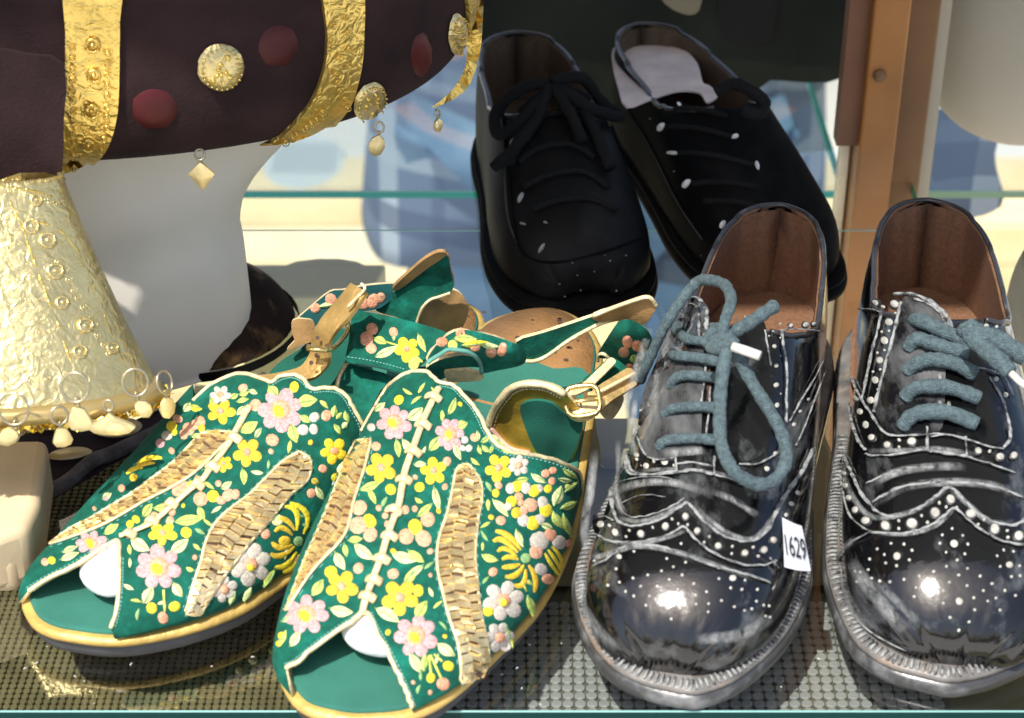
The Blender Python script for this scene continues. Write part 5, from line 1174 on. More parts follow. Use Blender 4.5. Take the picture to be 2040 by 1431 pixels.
mb = MB(); mb.box((-.45, .13, -.02), (.02, .74, 1.1)); mb.build('side_board', wood_dk, root, smooth=False)

# ------------------------------------------------------------------ white display form
plaster = mat('white_plaster', (.86, .80, .69), .6, noise=(12, .1), bump=(90, .25))
G = []
hs = [(0,.96),(.004,1.02),(.02,1.04),(.05,1.03),(.07,1.02),(.09,1.12),(.11,1.36),(.13,1.62),(.16,1.8)]
cx_, cy_ = -.188, .015
for z, k in hs:
    row = []
    for j in range(48):
        t = 2*pi*j/48; e = (abs(cos(t))**3.2 + abs(sin(t))**3.2) ** (-1/3.2); x, y = .062*k*e*cos(t) + (.02 if k > 1.05 else 0)*(k-1.05)*2, .052*min(k, 1.08)*e*sin(t); r_ = .42
        row.append(Vector((cx_ + x*cos(r_) - y*sin(r_), cy_ + x*sin(r_) + y*cos(r_), z)))
    G.append(row)
G = [[Vector((cx_, cy_, 0)).lerp(p, .3) for p in G[0]]] + G
# smooth in height
Z = catmull([np.array([tuple(p) for p in r]).ravel() for r in G], 5)
mb = MB(); mb.grid([[Vector(p) for p in z.reshape(-1, 3)] for z in Z], closed_v=True); o = kelly(mb.build('display_form', plaster)); tag(o, 'white plaster display form standing under the dark velvet headdress', 'display form')

# ------------------------------------------------------------------ velvet headdress with gold
dkvel = mat('dark_plum_velvet', (.024, .012, .013), .9, sheen=.06, spec=.2, noise=(30, .45), bump=(700, .4))
emb = mat('embossed_gold', (.80, .58, .16), .3, metal=.85, noise=(60, .15), bump=(190, .9, 'hammer', .0016))
embp = mat('embossed_pale_brass', (.72, .60, .29), .32, metal=.8, noise=(60, .12), bump=(170, .9, 'hammer', .0013))
hd = thing('velvet_headdress', (-.2, .02, .13), 'dark plum velvet headdress with gold bands, coins and a brass neck piece with hanging charms', 'headdress')
def ellsurf(c, R, tilt, pw, nu=60, nv=90):
    M = Matrix.Rotation(tilt, 3, 'Y'); G = []
    for i in range(nu):
        p = -pi/2 + pi*i/(nu-1); row = []
        for j in range(nv+1):
            q = -pi/2 + 2*pi*j/nv; sg = lambda v, e: math.copysign(abs(v)**e, v)
            v = Vector((R[0]*sg(cos(p), pw)*cos(q), R[1]*sg(cos(p), pw)*sin(q), R[2]*sg(sin(p), pw)))
            row.append(c + M @ v)
        G.append(row)
    return Surf(G)
HS = ellsurf(Vector((-.2147, .045, .2253)), (.2024, .125, .1007), radians(1.9), .30)
mb = MB(); mb.grid([[Vector(p) for p in r] for r in HS.G]); kelly(mb.build('velvet_cap', dkvel, hd))
def bandpatch(poly, name='gold_band', m=None, off=.0022, th=.002): 
    mb = MB(); patch(mb, HS, poly, off, th, 12, smooth=3, jag=.6); return mb.build(name, m or emb, hd, auto=60)
class _VP:
    def hit(s_, px, py):
        d = ray(px, py); a = HS.hit(124, 215)[0]; yy = a.y - .012 + (px-124)/4200*.25; p = CAM + d*((yy - CAM.y)/d.y); return p, Vector((.2, -.95, .2)).normalized(), 0
mb = MB(); patch(mb, _VP(), [(-40,120),(60,110),(128,130),(127,240),(123,346),(90,343),(40,345),(-40,344)], 0, .004, 14, smooth=2, jag=.8); mb.build('velvet_flap', dkvel, hd, auto=60)
bandpatch([(132,-40),(131,60),(130,140),(128,200),(124,270),(120,320),(121,346),(140,343),(165,332),(195,312),(215,285),(228,250),(236,200),(238,120),(238,40),(236,-40)])
bandpatch([(640,-40),(645,40),(647,90),(640,140),(622,190),(592,232),(555,268),(515,290),(560,288),(605,277),(650,255),(688,215),(708,165),(718,110),(720,60),(714,-40)])
bandpatch([(925,-40),(928,60),(930,120),(915,160),(890,190),(860,215),(900,200),(935,170),(955,110),(962,40),(960,-40)])
cm = emb
def coin(cx, cy, a, b, rot=0):
    mb = MB(); pts = [(x+ru(-1,1), y+ru(-1,1)) for x, y in ell(cx, cy, a, b, rot, 22)]
    if blob(mb, HS, pts, .0016, 0, .0015):
        o = mb.build('coin', embp, hd)
        m2 = MB()
        for i in range(24):
            q = 2*pi*i/24; x, y = ell(cx, cy, a*.84, b*.84, rot, 24)[i]; loc, nn, ms = HS.hit(x, y); m2.tube([loc+nn*.0025, loc+nn*.0035], .0004, 5)
        for i in range(9):
            x, y = cx+ru(-.5, .5)*a, cy+ru(-.5, .5)*b; blob(m2, HS, ell(x, y, a*ru(.08, .16), b*ru(.08, .16), ru(0, 3), 8), .0012, 0, .0028)
        m2.build('coin_relief', emb, o)
coin(18, 188, 38, 54, -.25); coin(439, 133, 47, 47); coin(735, 200, 29, 40, .5); coin(908, 68, 17, 42)
wax = mat('dark_red_wax', (.06, .006, .008), .45, spec=.3, noise=(40, .3))
for a in ((308,217,48,42,.1), (555,92,40,44,.5), (840,110,22,46,0), (150,120,20,40,0)):
    mb = MB(); pts = [(x+ru(-2,2), y+ru(-2,2)) for x, y in ell(a[0], a[1], a[2], a[3], a[4], 18)]; 
    if blob(mb, HS, pts, .0009): mb.build('wax_mark', wax, hd)
def bosses(surf, pts, r, m, root, name='embossed_bosses', h=.0012):
    mb = MB()
    for p in pts:
        x, y = p[0], p[1]; rr = p[2] if len(p) > 2 else r; loc, nn, ms = surf.hit(x, y)
        if ms > 0: continue
        E = ell(x, y, rr, rr*.95, 0, 10); q = []
        for e in E: l2, n2, m2 = surf.hit(*e); q.append(l2 + nn*(h*.9 + .0022*(surf is HS)))
        mb.tube(q, rr*.000045, 5, closed=True); blob(mb, surf, ell(x, y, rr*.45, rr*.42, 0, 7), h, 0, .0003 + .0022*(surf is HS))
    if mb.v: o = mb.build(name, m, root); o['kind'] = 'stuff'
bosses(HS, [(145+ru(-2,2), 90+i*21) for i in range(12)] + [(214-i*.3-(max(0,i-7)*5), 100+i*21) for i in range(10)], 6, emb, hd)
bosses(HS, [(184,85,14),(186,145,13),(182,215,14),(176,280,12)], 12, emb, hd)
bosses(HS, [(660+ru(-8,30), 30+i*16) for i in range(12)] + [(640-i*9+ru(-6,6), 215+i*7) for i in range(9)], 6, emb, hd)
# brass neck piece: a leaning truncated cone
cb = uny(-45, 770, -.125); ct = uny(-45, 350, -.095)
rb = abs(uny(318, 745, -.11).x - cb.x); rt = abs(uny(122, 345, -.09).x - ct.x)
D1_ = Vector((0, -.95, .31)).normalized(); G = []
for i in range(40):
    t = i/39; c = ct.lerp(cb, t); r_ = rt + (rb-rt)*t*(.86 + .14*t); G.append([c + Vector((1,0,0))*r_*cos(q) + D1_*r_*.62*sin(q) for q in np.linspace(-pi*.62, pi*1.15, 80)])
CS = Surf(G); mb = MB(); mb.grid([[Vector(p) for p in r] for r in CS.G]); o = mb.build('brass_neck_piece', embp, hd); md = o.modifiers.new('s', 'SOLIDIFY'); md.thickness = .0012
pts = []
TL = lambda x, y: (x/2.861, 450 + y/2.861)
for k in range(14):
    x, y = 10+k*20.5, 50+k*62
    for w_ in range(-6, 2): pts.append((*TL(x+w_*46+ru(-6,6)+40, y+w_*-8+ru(-9,9)), 5))
for k in range(11): pts.append((*TL(330+k*28+ru(-8,8), 210+k*52+ru(-6,6)), 6.5))
for k in range(10): pts.append((10+k*11, 378+k*3+ru(-3,3), 6)); pts.append((8+k*14, 362+ru(-2,2), 5))
for k in range(8): pts.append((20+ru(-10,10), 420+k*14, 6))
bosses(CS, pts, 7, embp, hd)
bosses(CS, [(*TL(265,85), 15), (*TL(175,5), 14), (*TL(480,570), 14), (*TL(450,720), 13), (*TL(310,260), 15), (*TL(350,440), 12), (*TL(630,700), 11), (70,400,11)], 18, embp, hd, h=.0016)
for P_ in ([(20,400),(45,455),(75,540),(105,620),(130,690),(150,745)], [(60,440),(110,455),(150,500),(185,580),(215,660),(240,720)], [(112,370),(150,450),(195,560),(235,660),(262,725)], [(0,372),(50,378),(100,392)]):
    seam(hd, CS, P_, .0009, emb, .0008, 'raised_rib')
# hem: smooth strip and glittering cord, then the hanging charms
def hem(t, dz, rr): return [cb + Vector((1,0,0))*(rb*rr*cos(q)) + D1_*(rb*rr*.62*sin(q)) + Vector((0, 0, dz)) for q in t]
tq = np.linspace(-pi*.25, pi*1.1, 70)
A = hem(tq, .002, 1.0); B = hem(tq, -.004, 1.06); mb = MB(); mb.grid([A, [(a+b)/2 + Vector((0,-.0015,.001)) for a, b in zip(A, B)], B]); o = mb.build('hem_strip', mat('satin_gold', (.50, .38, .16), .35, metal=.5), hd); md = o.modifiers.new('s', 'SOLIDIFY'); md.thickness = .001
mb = MB(); Q = hem(np.linspace(-pi*.2, pi*1.05, 220), -.0055, 1.05)
for i in range(len(Q)-1):
    for k in range(3):
        c = Q[i] + Vector((ru(-1,1), ru(-1,1), ru(-1,1)))*.0018; u_ = Vector((ru(-1,1), ru(-1,1), ru(-1,1))).normalized(); v_ = u_.orthogonal(); mb.add([c+u_*.0014, c+v_*.0012, c-u_*.0013, c-v_*.0012], [(0,1,2,3)])
mb.build('glitter_trim', mat('glitter_gold', (.75, .55, .10), .2, metal=.9), hd, smooth=False)['kind'] = 'stuff'
brass_ring = mat('dull_brass_ring', (.45, .40, .28), .35, metal=.8)
pale_charm = mat('pale_brass_charm', (.80, .66, .34), .35, metal=.6, noise=(80, .25), bump=(200, .5))
def charm(x, y, r, hang, shape, tw=0, surfy=-.16, tilt=0.0):
    c = uny(x, y, surfy); k = (c-CAM).length/FPX; rr = r*k; R_ = Matrix.Rotation(tw, 3, 'Z')
    mb = MB(); mb.tube([c + R_ @ Vector((rr*cos(q)*.95, rr*.35*sin(q), rr*sin(q))) for q in np.linspace(0, 2*pi, 21)[:-1]], .0005, 6, closed=True)
    o = mb.build('hoop', brass_ring, hd)
    b = c + Vector((0, 0, -rr)); l1 = rr*.55
    mb = MB(); mb.tube([b + Vector((l1*.5*cos(q)*.4, l1*.5*cos(q)*.8, -l1*.45 + l1*.75*sin(q))) for q in np.linspace(0, 2*pi, 15)[:-1]], .0004, 5, closed=True); mb.build('link', brass_ring, o)
    t = b + Vector((0, 0, -l1)); h = hang*k; mb = MB()
    if shape == 'drop': P = [(0,0),(.2,.12),(.33,.4),(.42,.7),(.3,.93),(0,1),(-.3,.93),(-.42,.7),(-.33,.4),(-.2,.12)]
    elif shape == 'fan': P = [(0,0),(.2,.25),(.8,.55),(.95,.7),(.7,.95),(.25,1.05),(-.25,1.05),(-.7,.95),(-.95,.7),(-.8,.55),(-.2,.25)]
    elif shape == 'diamond': P = [(0,0),(.16,.15),(.42,.42),(.3,.6),(.1,.9),(0,1),(-.1,.9),(-.3,.6),(-.42,.42),(-.16,.15)]
    else: P = [(0,0),(.25,.2),(.35,.5),(.25,.85),(0,1),(-.25,.85),(-.35,.5),(-.25,.2)]
    R2 = Matrix.Rotation(tw*.7, 3, 'Z') @ Matrix.Rotation(tilt, 3, 'Y')
    f_ = [t + R2 @ Vector((a*h, -.0007, -b_*h)) for a, b_ in P]; g_ = [t + R2 @ Vector((a*h, .0007, -b_*h)) for a, b_ in P]; n = len(P); cc_ = sum(f_, Vector())/n + Vector((0, -.0018, .0))
    mb.add(f_ + g_ + [cc_], [(i, (i+1) % n, 2*n) for i in range(n)] + [tuple(range(2*n-1, n-1, -1))] + [((i+1) % n, i, i+n, (i+1) % n+n) for i in range(n)])
    mb.build('pendant', pale_charm, o, auto=40)
charm(27, 815, 30, 50, 'leaf', 0, -.172, .8); charm(150, 772, 28, 58, 'drop', 0, -.176); charm(118, 828, 17, 46, 'drop', .5, -.166); charm(270, 762, 26, 46, 'leaf', .3, -.162, -.4); charm(216, 808, 10, 50, 'fan', 0, -.158); charm(328, 762, 22, 50, 'leaf', 1.1, -.14); charm(298, 772, 9, 34, 'leaf', .9, -.13)
charm(398, 308, 10, 62, 'diamond', 0, -.055); charm(755, 254, 10, 48, 'leaf', .2, -.03, .25); charm(872, 226, 7, 30, 'leaf', 1.0, .0)

# ------------------------------------------------------------------ pale wooden block, plum cloth and its discs
wblk = mat('pale_raw_wood', (.74, .58, .36), .75, noise=(20, .2), bump=(60, .5))
root = thing('wooden_block', (-.22, -.14, 0), 'pale carved raw wood block at the left edge in front of the brass neck piece', 'wooden block')
def prism(name, pts, z0, z1, m, root, bw=.004, top_pts=None):
    n = len(pts); tp = top_pts or pts; mb = MB(); mb.add([(*p, z0) for p in pts] + [(*p, z1) for p in tp], [tuple(range(n))[::-1], tuple(range(n, 2*n))] + [(i, (i+1) % n, (i+1) % n+n, i+n) for i in range(n)])
    o = kelly(mb.build(name, m, root, smooth=True, auto=50)); bevel(o, bw, 3); return o
g = lambda px, py, z: tuple(un(px, py, z))[:2]
prism('upper_piece', [g(-60,875,.03), g(95,872,.03), g(78,1000,.03), g(55,1050,.03), g(-60,1090,.03)], .004, .030, wblk, root, .004)
prism('lower_piece', [g(-60,1020,.016), g(35,1022,.016), g(56,1050,.016), g(52,1095,.016), g(30,1128,.016), g(-60,1130,.016)], .0015, .020, wblk, root, .005)
cloth_m = mat('plum_cloth', (.022, .010, .020), .9, sheen=.2, noise=(50, .4), bump=(500, .5))
root = thing('plum_cloth', (-.2, -.08, 0), 'dark plum cloth with a grey corded edge lying between block and display form', 'cloth')
fl = Flat([(60,990,.003),(470,790,.006),(120,860,.006),(330,850,.004)], bulge=[(250,860,50,20,.002)])
sheet(root, 'cloth_sheet', [(40,870),(120,850),(230,850),(330,810),(420,780),(480,770),(520,775),(400,835),(330,868),(230,915),(180,945),(110,985),(60,1010),(30,960)], [(60,990,.003),(470,790,.006),(120,860,.006),(330,850,.004)], cloth_m, .002)
mb = MB(); mb.tube(line3(fl, [(75,1000),(130,975),(185,930),(230,912),(330,862),(400,832),(470,795),(530,765)], .003), .0032, 9); mb.build('corded_edge', mat('grey_cord', (.11, .105, .12), .9, noise=(120, .4), bump=(500, .8)), root)
disc_m = mat('pale_gold_disc', (.70, .55, .30), .4, metal=.4, noise=(60, .25), bump=(200, .5))
for (cx, cy, a, b, r_), l_ in zip(((140,912,45,11,-.12), (235,860,48,17,-.1), (110,842,70,22,-.1), (300,818,40,12,-.3)), ('long pale oval sequin on the plum cloth nearest the wooden block', 'rounded pale sequin on the plum cloth under the fan charm', 'wide pale gold leaf on the cloth below the brass hem', 'pale gold sequin at the far end of the plum cloth')):
    mb = MB(); blob(mb, fl, ell(cx, cy, a, b, r_, 18), .0012, 0, .0026); o = mb.build('sequin', disc_m); tag(o, l_, 'sequin', 'pale sequins on the plum cloth')

# ------------------------------------------------------------------ things beyond the glass
# dark slipper behind the display form
root = thing('brown_slipper', (-.13, .03, 0), 'dark brown slipper with a tan patch half hidden behind the display form', 'slipper')
mb = MB(); G = []
for i in range(18):
    t = i/17; z = .006 + .028*sin(t*pi/2); k = cos(t*pi/2)**.55
    G.append([Vector((-.147 + .045*k*cos(q) - .012*t, .026 + .045*k*sin(q), z*.8 + .003*sin(3*q)*t)) for q in np.linspace(0, 2*pi, 41)[:-1]])
mb.grid(G, closed_v=True); kelly(mb.build('upper', mat('dark_brown_leather', (.022, .013, .009), .85, spec=.15, noise=(30, .4), mix2=((.12, .07, .025), 26, .52, .6, .5)), root))
mb = MB(); mb.grid([[Vector((-.147 + .047*cos(q), .026 + .047*sin(q), z*.8)) for q in np.linspace(0, 2*pi, 41)[:-1]] for z in (.0005, .0065)], closed_v=True); mb.build('outsole', blk_d, root)
# grey box
mb = MB(); p = uny(640, 560, .17)
prism('cardboard_box', [(-.150,.166), (-.078,.166), (-.071,.202), (-.155,.202)], -.2, -.063, mat('greenish_card', (.50, .46, .24), .8, noise=(8, .1)), None, .002)
o = bpy.data.objects['cardboard_box.002']; tag(o, 'pale olive carton behind the straps of the left sandal', 'carton')
mb = MB(); q = [(x, y) for x, y in [(-.128,.200),(-.122,.205),(-.11,.208),(-.098,.208),(-.088,.205),(-.082,.200)]]
prism('carton_handle', q, -.07, -.0625, MATS['greenish_card'], None, .001); o = bpy.data.objects['carton_handle']; o.parent = bpy.data.objects['cardboard_box.002']
# dark bag / clothes at the top
darkcloth = mat('black_green_cloth', (.010, .014, .011), .9, noise=(12, .4), bump=(80, .5))
darkcloth2 = mat('black_cloth', (.007, .007, .008), .9, noise=(12, .4), bump=(80, .5))
def backsheet(name, poly, y, m, label, cat, th=.03, bul=.0, kind=None):
    class V:
        def hit(s, px, py):
            p = uny(px, py, y); return p + Vector((0, bul*sin(p.x*60)*cos(p.z*40), 0)), Vector((0, -1, 0)), 0
    mb = MB(); patch(mb, V(), poly, 0, th, 22, smooth=2); o = mb.build(name, m, auto=50); tag(o, label, cat); return o
backsheet('black_bag', [(955,-40),(1000,-40),(1300,-60),(1700,-60),(1690,80),(1685,150),(1600,158),(1535,160),(1500,190),(1440,190),(1330,230),(1200,300),(1100,280),(1000,200),(955,140)], .34, darkcloth, 'black green cloth bag hanging behind the black laced shoes', 'bag', .05, .006)
backsheet('shoe_heel', [(1440,-40),(1540,-40),(1542,60),(1538,85),(1480,90),(1438,70)], .325, darkcloth2, 'black strap end in front of the hanging cloth bag', 'strap', .01)
backsheet('insole', [(1310,-30),(1395,-30),(1396,10),(1385,28),(1360,28),(1325,8)], .30, mat('beige_insole', (.30, .26, .17), .7), 'beige insole piece at the top edge above the laced shoe', 'insole', .008)
# rounded beige form at the right
bform = mat('beige_form', (.40, .36, .28), .8, noise=(5, .08))
G = []
cR = uny(2060, -60, .27); 
rz = (uny(2010, -60, .27).z - uny(2010, 262, .27).z); rx = uny(2290, 0, .27).x - cR.x
for i in range(30):
    p = -pi/2 + pi*i/29; G.append([cR + Vector((rx*cos(p)**.75*cos(q), .07*cos(p)**.75*sin(q), rz*sin(p) if sin(p) < 0 else rz*1.2*sin(p))) for q in np.linspace(0, 2*pi, 41)[:-1]])
mb = MB(); mb.grid(G, closed_v=True); o = kelly(mb.build('padded_form', bform)); tag(o, 'rounded beige padded form at the upper right beyond the wooden post', 'padded form')
mb = MB(); G = []
for i in range(26):
    p = -pi/2 + pi*i/25; c = uny(2075, 640, .09); G.append([c + Vector((.018*cos(p)**.7*cos(q), .03*cos(p)**.7*sin(q), .045*sin(p))) for q in np.linspace(0, 2*pi, 33)[:-1]])
mb.grid(G, closed_v=True); o = kelly(mb.build('rounded_card', mat('grey_card', (.30, .29, .26), .8))); tag(o, 'grey rounded edge of an object at the right border behind the brogue', 'form')

# the reflected street, built as solid objects beyond the glass: ground, deck boards, white paving, person
gm = mat('pale_ground', (.62, .60, .55), .9, noise=(2, .15), bump=(30, .3))
mb = MB(); mb.add([(-30,-12,-1.262),(30,-12,-1.262),(30,40,-1.262),(-30,40,-1.262)], [(0,1,2,3)]); o = mb.build('ground', gm, smooth=False); o['kind'] = 'structure'; o['label'] = 'pale sunlit paving of the reflected street, built beyond the cabinet'
deck = thing('wooden_deck', (0, 2, -1.26), 'sunlit yellow board deck of the reflected street, built beyond the cabinet', 'deck')
dm = [mat('deck_yellow_%s' % k, c, .7, mix2=(c2, 1.6, .4, .7, None), noise=(5, .12), bump=(30, .2)) for k, c, c2 in (('a', (.72,.56,.27), (.80,.70,.46)), ('b', (.76,.62,.34), (.62,.45,.18)), ('c', (.66,.50,.22), (.80,.72,.50)))]
y = 1.0; i = 0
while y < 2.62:
    wd = .145; mb = MB(); mb.box((0, y+wd/2, -1.249), (7, wd-.008, .02)); bx = mb.build('deck_board', dm[i % 3], deck, smooth=False); y += wd; i += 1
mb = MB(); c = un(605, 332, -1.25)
G = []
for k, h in ((1,0),(1,.012),(.93,.02)): G.append([Vector((c.x + .085*k*cos(q), c.y + .125*k*sin(q), -1.258 + h)) for q in np.linspace(0, 2*pi, 41)[:-1]])
mb.grid(G, closed_v=True); mb.add([tuple(p) for p in G[-1]], [tuple(range(40))])
root = thing('drain_cover', (c.x, c.y, -1.26), 'pale grey oval ribbed cover on the white paving', 'drain cover'); mb.build('cover_plate', mat('pale_grey_plastic', (.50, .55, .55), .6), root)
mb = MB()
for i in range(9): mb.box((c.x - .055 + i*.014, c.y+.01, -1.236), (.006, .13, .008))
mb.build('ribs', mat('grey_rib', (.42, .46, .47), .6), root, smooth=False)['kind'] = 'stuff'

# reflected person built as a solid figure: one continuous body grown with a skin modifier, then clothes over it
def skin(name, verts, edges, radii, m, root=None, sub=2):
    me = bpy.data.meshes.new(name); me.from_pydata([tuple(v) for v in verts], edges, []); o = bpy.data.objects.new(name, me); SC.collection.objects.link(o)
    md = o.modifiers.new('skin', 'SKIN'); md.use_smooth_shade = True; sd = o.modifiers.new('sub', 'SUBSURF'); sd.levels = sub; sd.render_levels = sub
    for i, r in enumerate(radii): me.skin_vertices[0].data[i].radius = r if isinstance(r, tuple) else (r, r)
    me.skin_vertices[0].data[0].use_root = True
    dg = bpy.context.evaluated_depsgraph_get(); bpy.context.view_layer.update(); m2 = bpy.data.meshes.new_from_object(o.evaluated_get(dg)); bpy.data.objects.remove(o)
    m2.materials.clear(); m2.materials.append(m); o = bpy.data.objects.new(name, m2); SC.collection.objects.link(o)
    m2.polygons.foreach_set('use_smooth', [True]*len(m2.polygons))
    if root: o.parent = root
    return o
PX, PY, FZ = .085, 1.12, -1.26
pr_ = thing('person', (PX, PY, FZ), 'person in blue checked shirt and jeans standing beyond the glass', 'person')
sk = mat('skin', (.50, .27, .19), .55)
V = [(0,0,.92),(0,0,1.1),(0,0,1.3),(0,0,1.46),(0,0,1.54),(0,-.01,1.64),(0,-.01,1.74), (-.10,0,.86),(-.12,-.01,.48),(-.12,.02,.09),(-.12,-.10,.035), (.10,0,.86),(.12,-.01,.48),(.12,.02,.09),(.12,-.10,.035), (-.19,0,1.42),(-.27,-.03,1.16),(-.20,-.20,1.2),(-.12,-.26,1.28),(.19,0,1.42),(.28,-.03,1.16),(.20,-.20,1.2),(.10,-.26,1.28)]
Ed = [(0,1),(1,2),(2,3),(3,4),(4,5),(5,6),(0,7),(7,8),(8,9),(9,10),(0,11),(11,12),(12,13),(13,14),(3,15),(15,16),(16,17),(17,18),(3,19),(19,20),(20,21),(21,22)]
Rd = [(.15,.10),(.14,.095),(.16,.11),(.11,.08),.055,.085,.07,(.085,.085),.058,.042,.035,(.085,.085),.058,.042,.035,.05,.042,.032,.035,.05,.042,.032,.035]
body = skin('body', V, Ed, Rd, sk, pr_)
def plaid():
    m = bpy.data.materials.new('blue_checked_cloth'); m.use_nodes = True; n = m.node_tree.nodes; l = m.node_tree.links; b = n["Principled BSDF"]; b.inputs["Roughness"].default_value = .9
    tc = n.new("ShaderNodeTexCoord"); sp = n.new("ShaderNodeSeparateXYZ"); l.new(tc.outputs["Object"], sp.inputs[0]); cur = None
    base = (.10, .135, .20, 1); 
    for ax, sc, off_, wd, col, in (("X", 9, .0, .18, (.42, .48, .55, 1)), ("X", 9, .5, .12, (.05, .07, .12, 1)), ("Z", 7.5, .2, .22, (.04, .055, .10, 1)), ("Z", 7.5, .65, .14, (.38, .44, .52, 1))):
        a = n.new("ShaderNodeMath"); a.operation = 'MULTIPLY_ADD'; a.inputs[1].default_value = sc; a.inputs[2].default_value = off_; l.new(sp.outputs[ax], a.inputs[0])
        f = n.new("ShaderNodeMath"); f.operation = 'FRACT'; l.new(a.outputs[0], f.inputs[0]); c = n.new("ShaderNodeMath"); c.operation = 'LESS_THAN'; c.inputs[1].default_value = wd; l.new(f.outputs[0], c.inputs[0])
        h = n.new("ShaderNodeMath"); h.operation = 'MULTIPLY'; h.inputs[1].default_value = .7; l.new(c.outputs[0], h.inputs[0])
        mx = n.new("ShaderNodeMix"); mx.data_type = 'RGBA'; l.new(h.outputs[0], mx.inputs[0]); mx.inputs[7].default_value = col
        if cur is None: mx.inputs[6].default_value = base
        else: l.new(cur, mx.inputs[6])
        cur = mx.outputs[2]
    l.new(cur, b.inputs["Base Color"]); return m
plaid_m = plaid()
# shirt: torso shell with folds and an open hem
G = []
for z, rx_, ry_ in ((1.47,.10,.07),(1.44,.19,.10),(1.36,.22,.13),(1.2,.215,.135),(1.05,.22,.14),(.92,.235,.15),(.82,.245,.155),(.745,.25,.16)):
    G.append([Vector((rx_*cos(q)*(1+.02*sin(7*q+z*9)), ry_*sin(q)*(1+.03*sin(9*q+z*7)), z + (.018*sin(3*q+.6) if z < .78 else 0))) for q in np.linspace(0, 2*pi, 61)[:-1]])
Z = catmull([np.array([tuple(p) for p in r]).ravel() for r in G], 3)
mb = MB(); mb.grid([[Vector(p) for p in z.reshape(-1, 3)] for z in Z], closed_v=True); 
me = bpy.data.meshes.new('shirt'); me.from_pydata([tuple(v) for v in mb.v], [], mb.f); me.materials.append(plaid_m); me.polygons.foreach_set('use_smooth', [True]*len(mb.f)); o = bpy.data.objects.new('shirt', me); SC.collection.objects.link(o); o.parent = pr_; md = o.modifiers.new('s', 'SOLIDIFY'); md.thickness = .004
skin('shirt_sleeve', [(-.17,0,1.43),(-.25,-.01,1.28),(-.28,-.04,1.15),(-.21,-.19,1.19)], [(0,1),(1,2),(2,3)], [.075,.072,.065,.05], plaid_m, pr_)
skin('shirt_sleeve', [(.17,0,1.43),(.26,-.01,1.28),(.29,-.04,1.15),(.21,-.19,1.19)], [(0,1),(1,2),(2,3)], [.075,.072,.065,.05], plaid_m, pr_)
jeans = mat('blue_jeans', (.10, .20, .34), .9, noise=(8, .35), mix2=((.22, .34, .48), 5, .45, .65, None), bump=(200, .4))
skin('jeans', [(0,0,.93),(-.105,0,.84),(-.125,-.01,.48),(-.125,.02,.12),(.105,0,.84),(.125,-.01,.48),(.125,.02,.12)], [(0,1),(1,2),(2,3),(0,4),(4,5),(5,6)], [(.165,.12),(.11,.11),(.08,.08),(.075,.075),(.11,.11),(.08,.08),(.075,.075)], jeans, pr_)
hr = MB(); G = []
for i in range(14):
    p = -pi*.1 + (pi/2+pi*.1)*i/13; G.append([Vector((.098*cos(p)*cos(q), .01+.105*cos(p)*sin(q), 1.68+.125*sin(p))) for q in np.linspace(0, 2*pi, 31)[:-1] ])
hr.grid(G, closed_v=True); me = bpy.data.meshes.new('hair'); me.from_pydata([tuple(v) for v in hr.v], [], hr.f); me.materials.append(mat('dark_hair', (.03, .018, .01), .6)); o = bpy.data.objects.new('hair', me); SC.collection.objects.link(o); o.parent = pr_
for sx in (-1, 1):
    mb = MB(); mb.box((sx*.12, -.06, .03), (.085, .25, .06)); me = bpy.data.meshes.new('shoe'); me.from_pydata([tuple(v) for v in mb.v], [], mb.f); me.materials.append(blk_d); o = bpy.data.objects.new('shoe', me); SC.collection.objects.link(o); o.parent = pr_; bevel(o, .025, 3)
backsheet('sleeve_reflection', [(1868,250),(1900,244),(1960,250),(1992,262),(1985,310),(1990,350),(2000,385),(1995,415),(1960,432),(1935,438),(1930,470),(1862,480),(1858,360)], .50, plaid_m, 'blue checked cloth hanging beyond the glass right of the post', 'cloth', .02, .006)  # added sheet standing in for a sleeve mirrored in the side pane
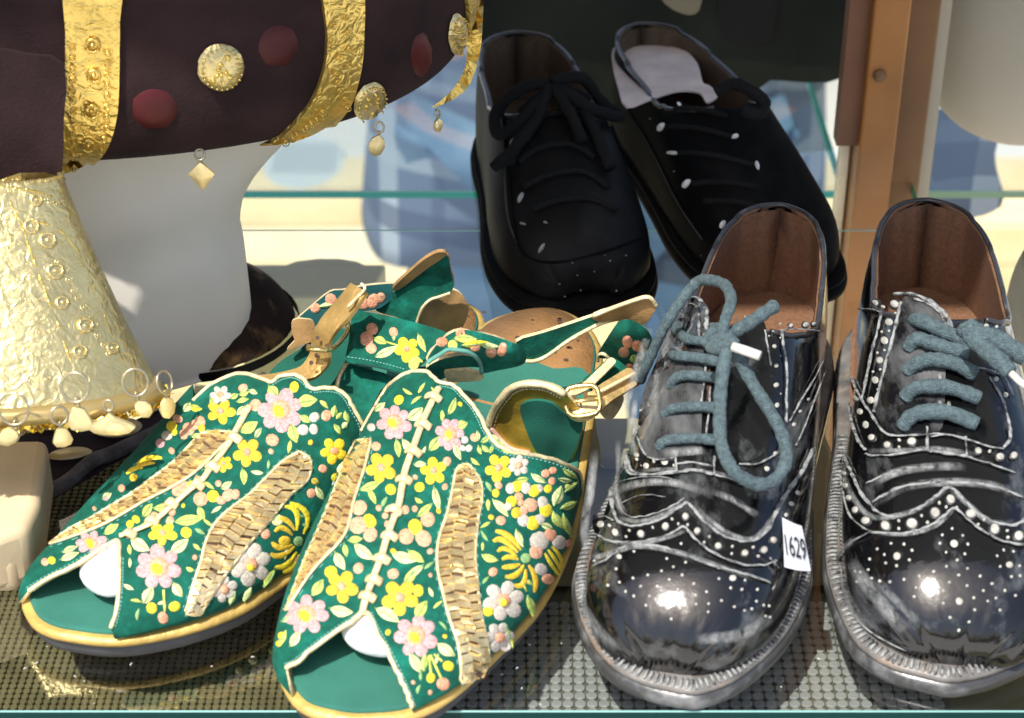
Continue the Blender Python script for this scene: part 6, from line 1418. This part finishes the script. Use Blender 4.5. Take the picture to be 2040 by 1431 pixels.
for nm, c_, r_ in (('eye', (-.032, -.088, 1.655), .012), ('eye', (.032, -.088, 1.655), .012), ('nose', (0, -.102, 1.625), .014), ('ear', (-.088, 0, 1.64), .02), ('ear', (.088, 0, 1.64), .02)):
    G = [[Vector((c_[0] + r_*cos(p)*cos(q), c_[1] + r_*cos(p)*sin(q), c_[2] + r_*1.4*sin(p))) for q in np.linspace(0, 2*pi, 13)[:-1]] for p in np.linspace(-pi/2, pi/2, 9)]
    mb = MB(); mb.grid(G, closed_v=True); me = bpy.data.meshes.new(nm); me.from_pydata([tuple(v) for v in mb.v], [], mb.f); me.materials.append(sk if nm != 'eye' else MATS['dark_hair']); o = bpy.data.objects.new(nm, me); SC.collection.objects.link(o); o.parent = pr_

# lint and dust specks that lie on the front glass
gs = bpy.data.objects['glass_shelf']; mb = MB(); rr_ = random.Random(4)
for i in range(170):
    x, y = rr_.uniform(-.27, .28), rr_.uniform(-.234, -.02); a = rr_.uniform(0, pi); L = rr_.uniform(.0002, .0007)*(3 if i % 23 == 0 else 1); w_ = .00014
    dx, dy = cos(a)*L, sin(a)*L; nx, ny = -sin(a)*w_, cos(a)*w_
    mb.add([(x-dx-nx, y-dy-ny, .0001), (x+dx-nx, y+dy-ny, .0001), (x+dx+nx, y+dy+ny, .0001), (x-dx+nx, y-dy+ny, .0001), (x, y, .0005)], [(0,1,4), (1,2,4), (2,3,4), (3,0,4)])
mb.build('dust_specks', mat('lint', (.55, .54, .50), .95), gs)['kind'] = 'stuff'

# soft bow lying on the left black laced shoe
for pts in ([(1300,400),(1200,430),(1120,520),(1130,620),(1210,560),(1300,440)], [(1310,400),(1420,380),(1530,440),(1560,540),(1470,520),(1340,430)], [(1300,420),(1260,560),(1180,690),(1110,760)], [(1320,420),(1400,560),(1440,660)]):
    lace_on(b3, SB3, [TK(*p) for p in pts], lambda x, y: (x, y), .007, .0030, m=blk_lace, name='bow_loop')
seam(b3, SB3, [TK(1110,560), TK(1120,760), TK(1135,960), TK(1180,1080)], .0006, mat('worn_black_seam', (.05, .05, .048), .7), .0012, 'edge_wear')
seam(b4, SB4, [TJ(352,510), TJ(470,700), TJ(600,960), TJ(720,1140)], .0005, MATS['worn_black_seam'], .0008, 'edge_wear')
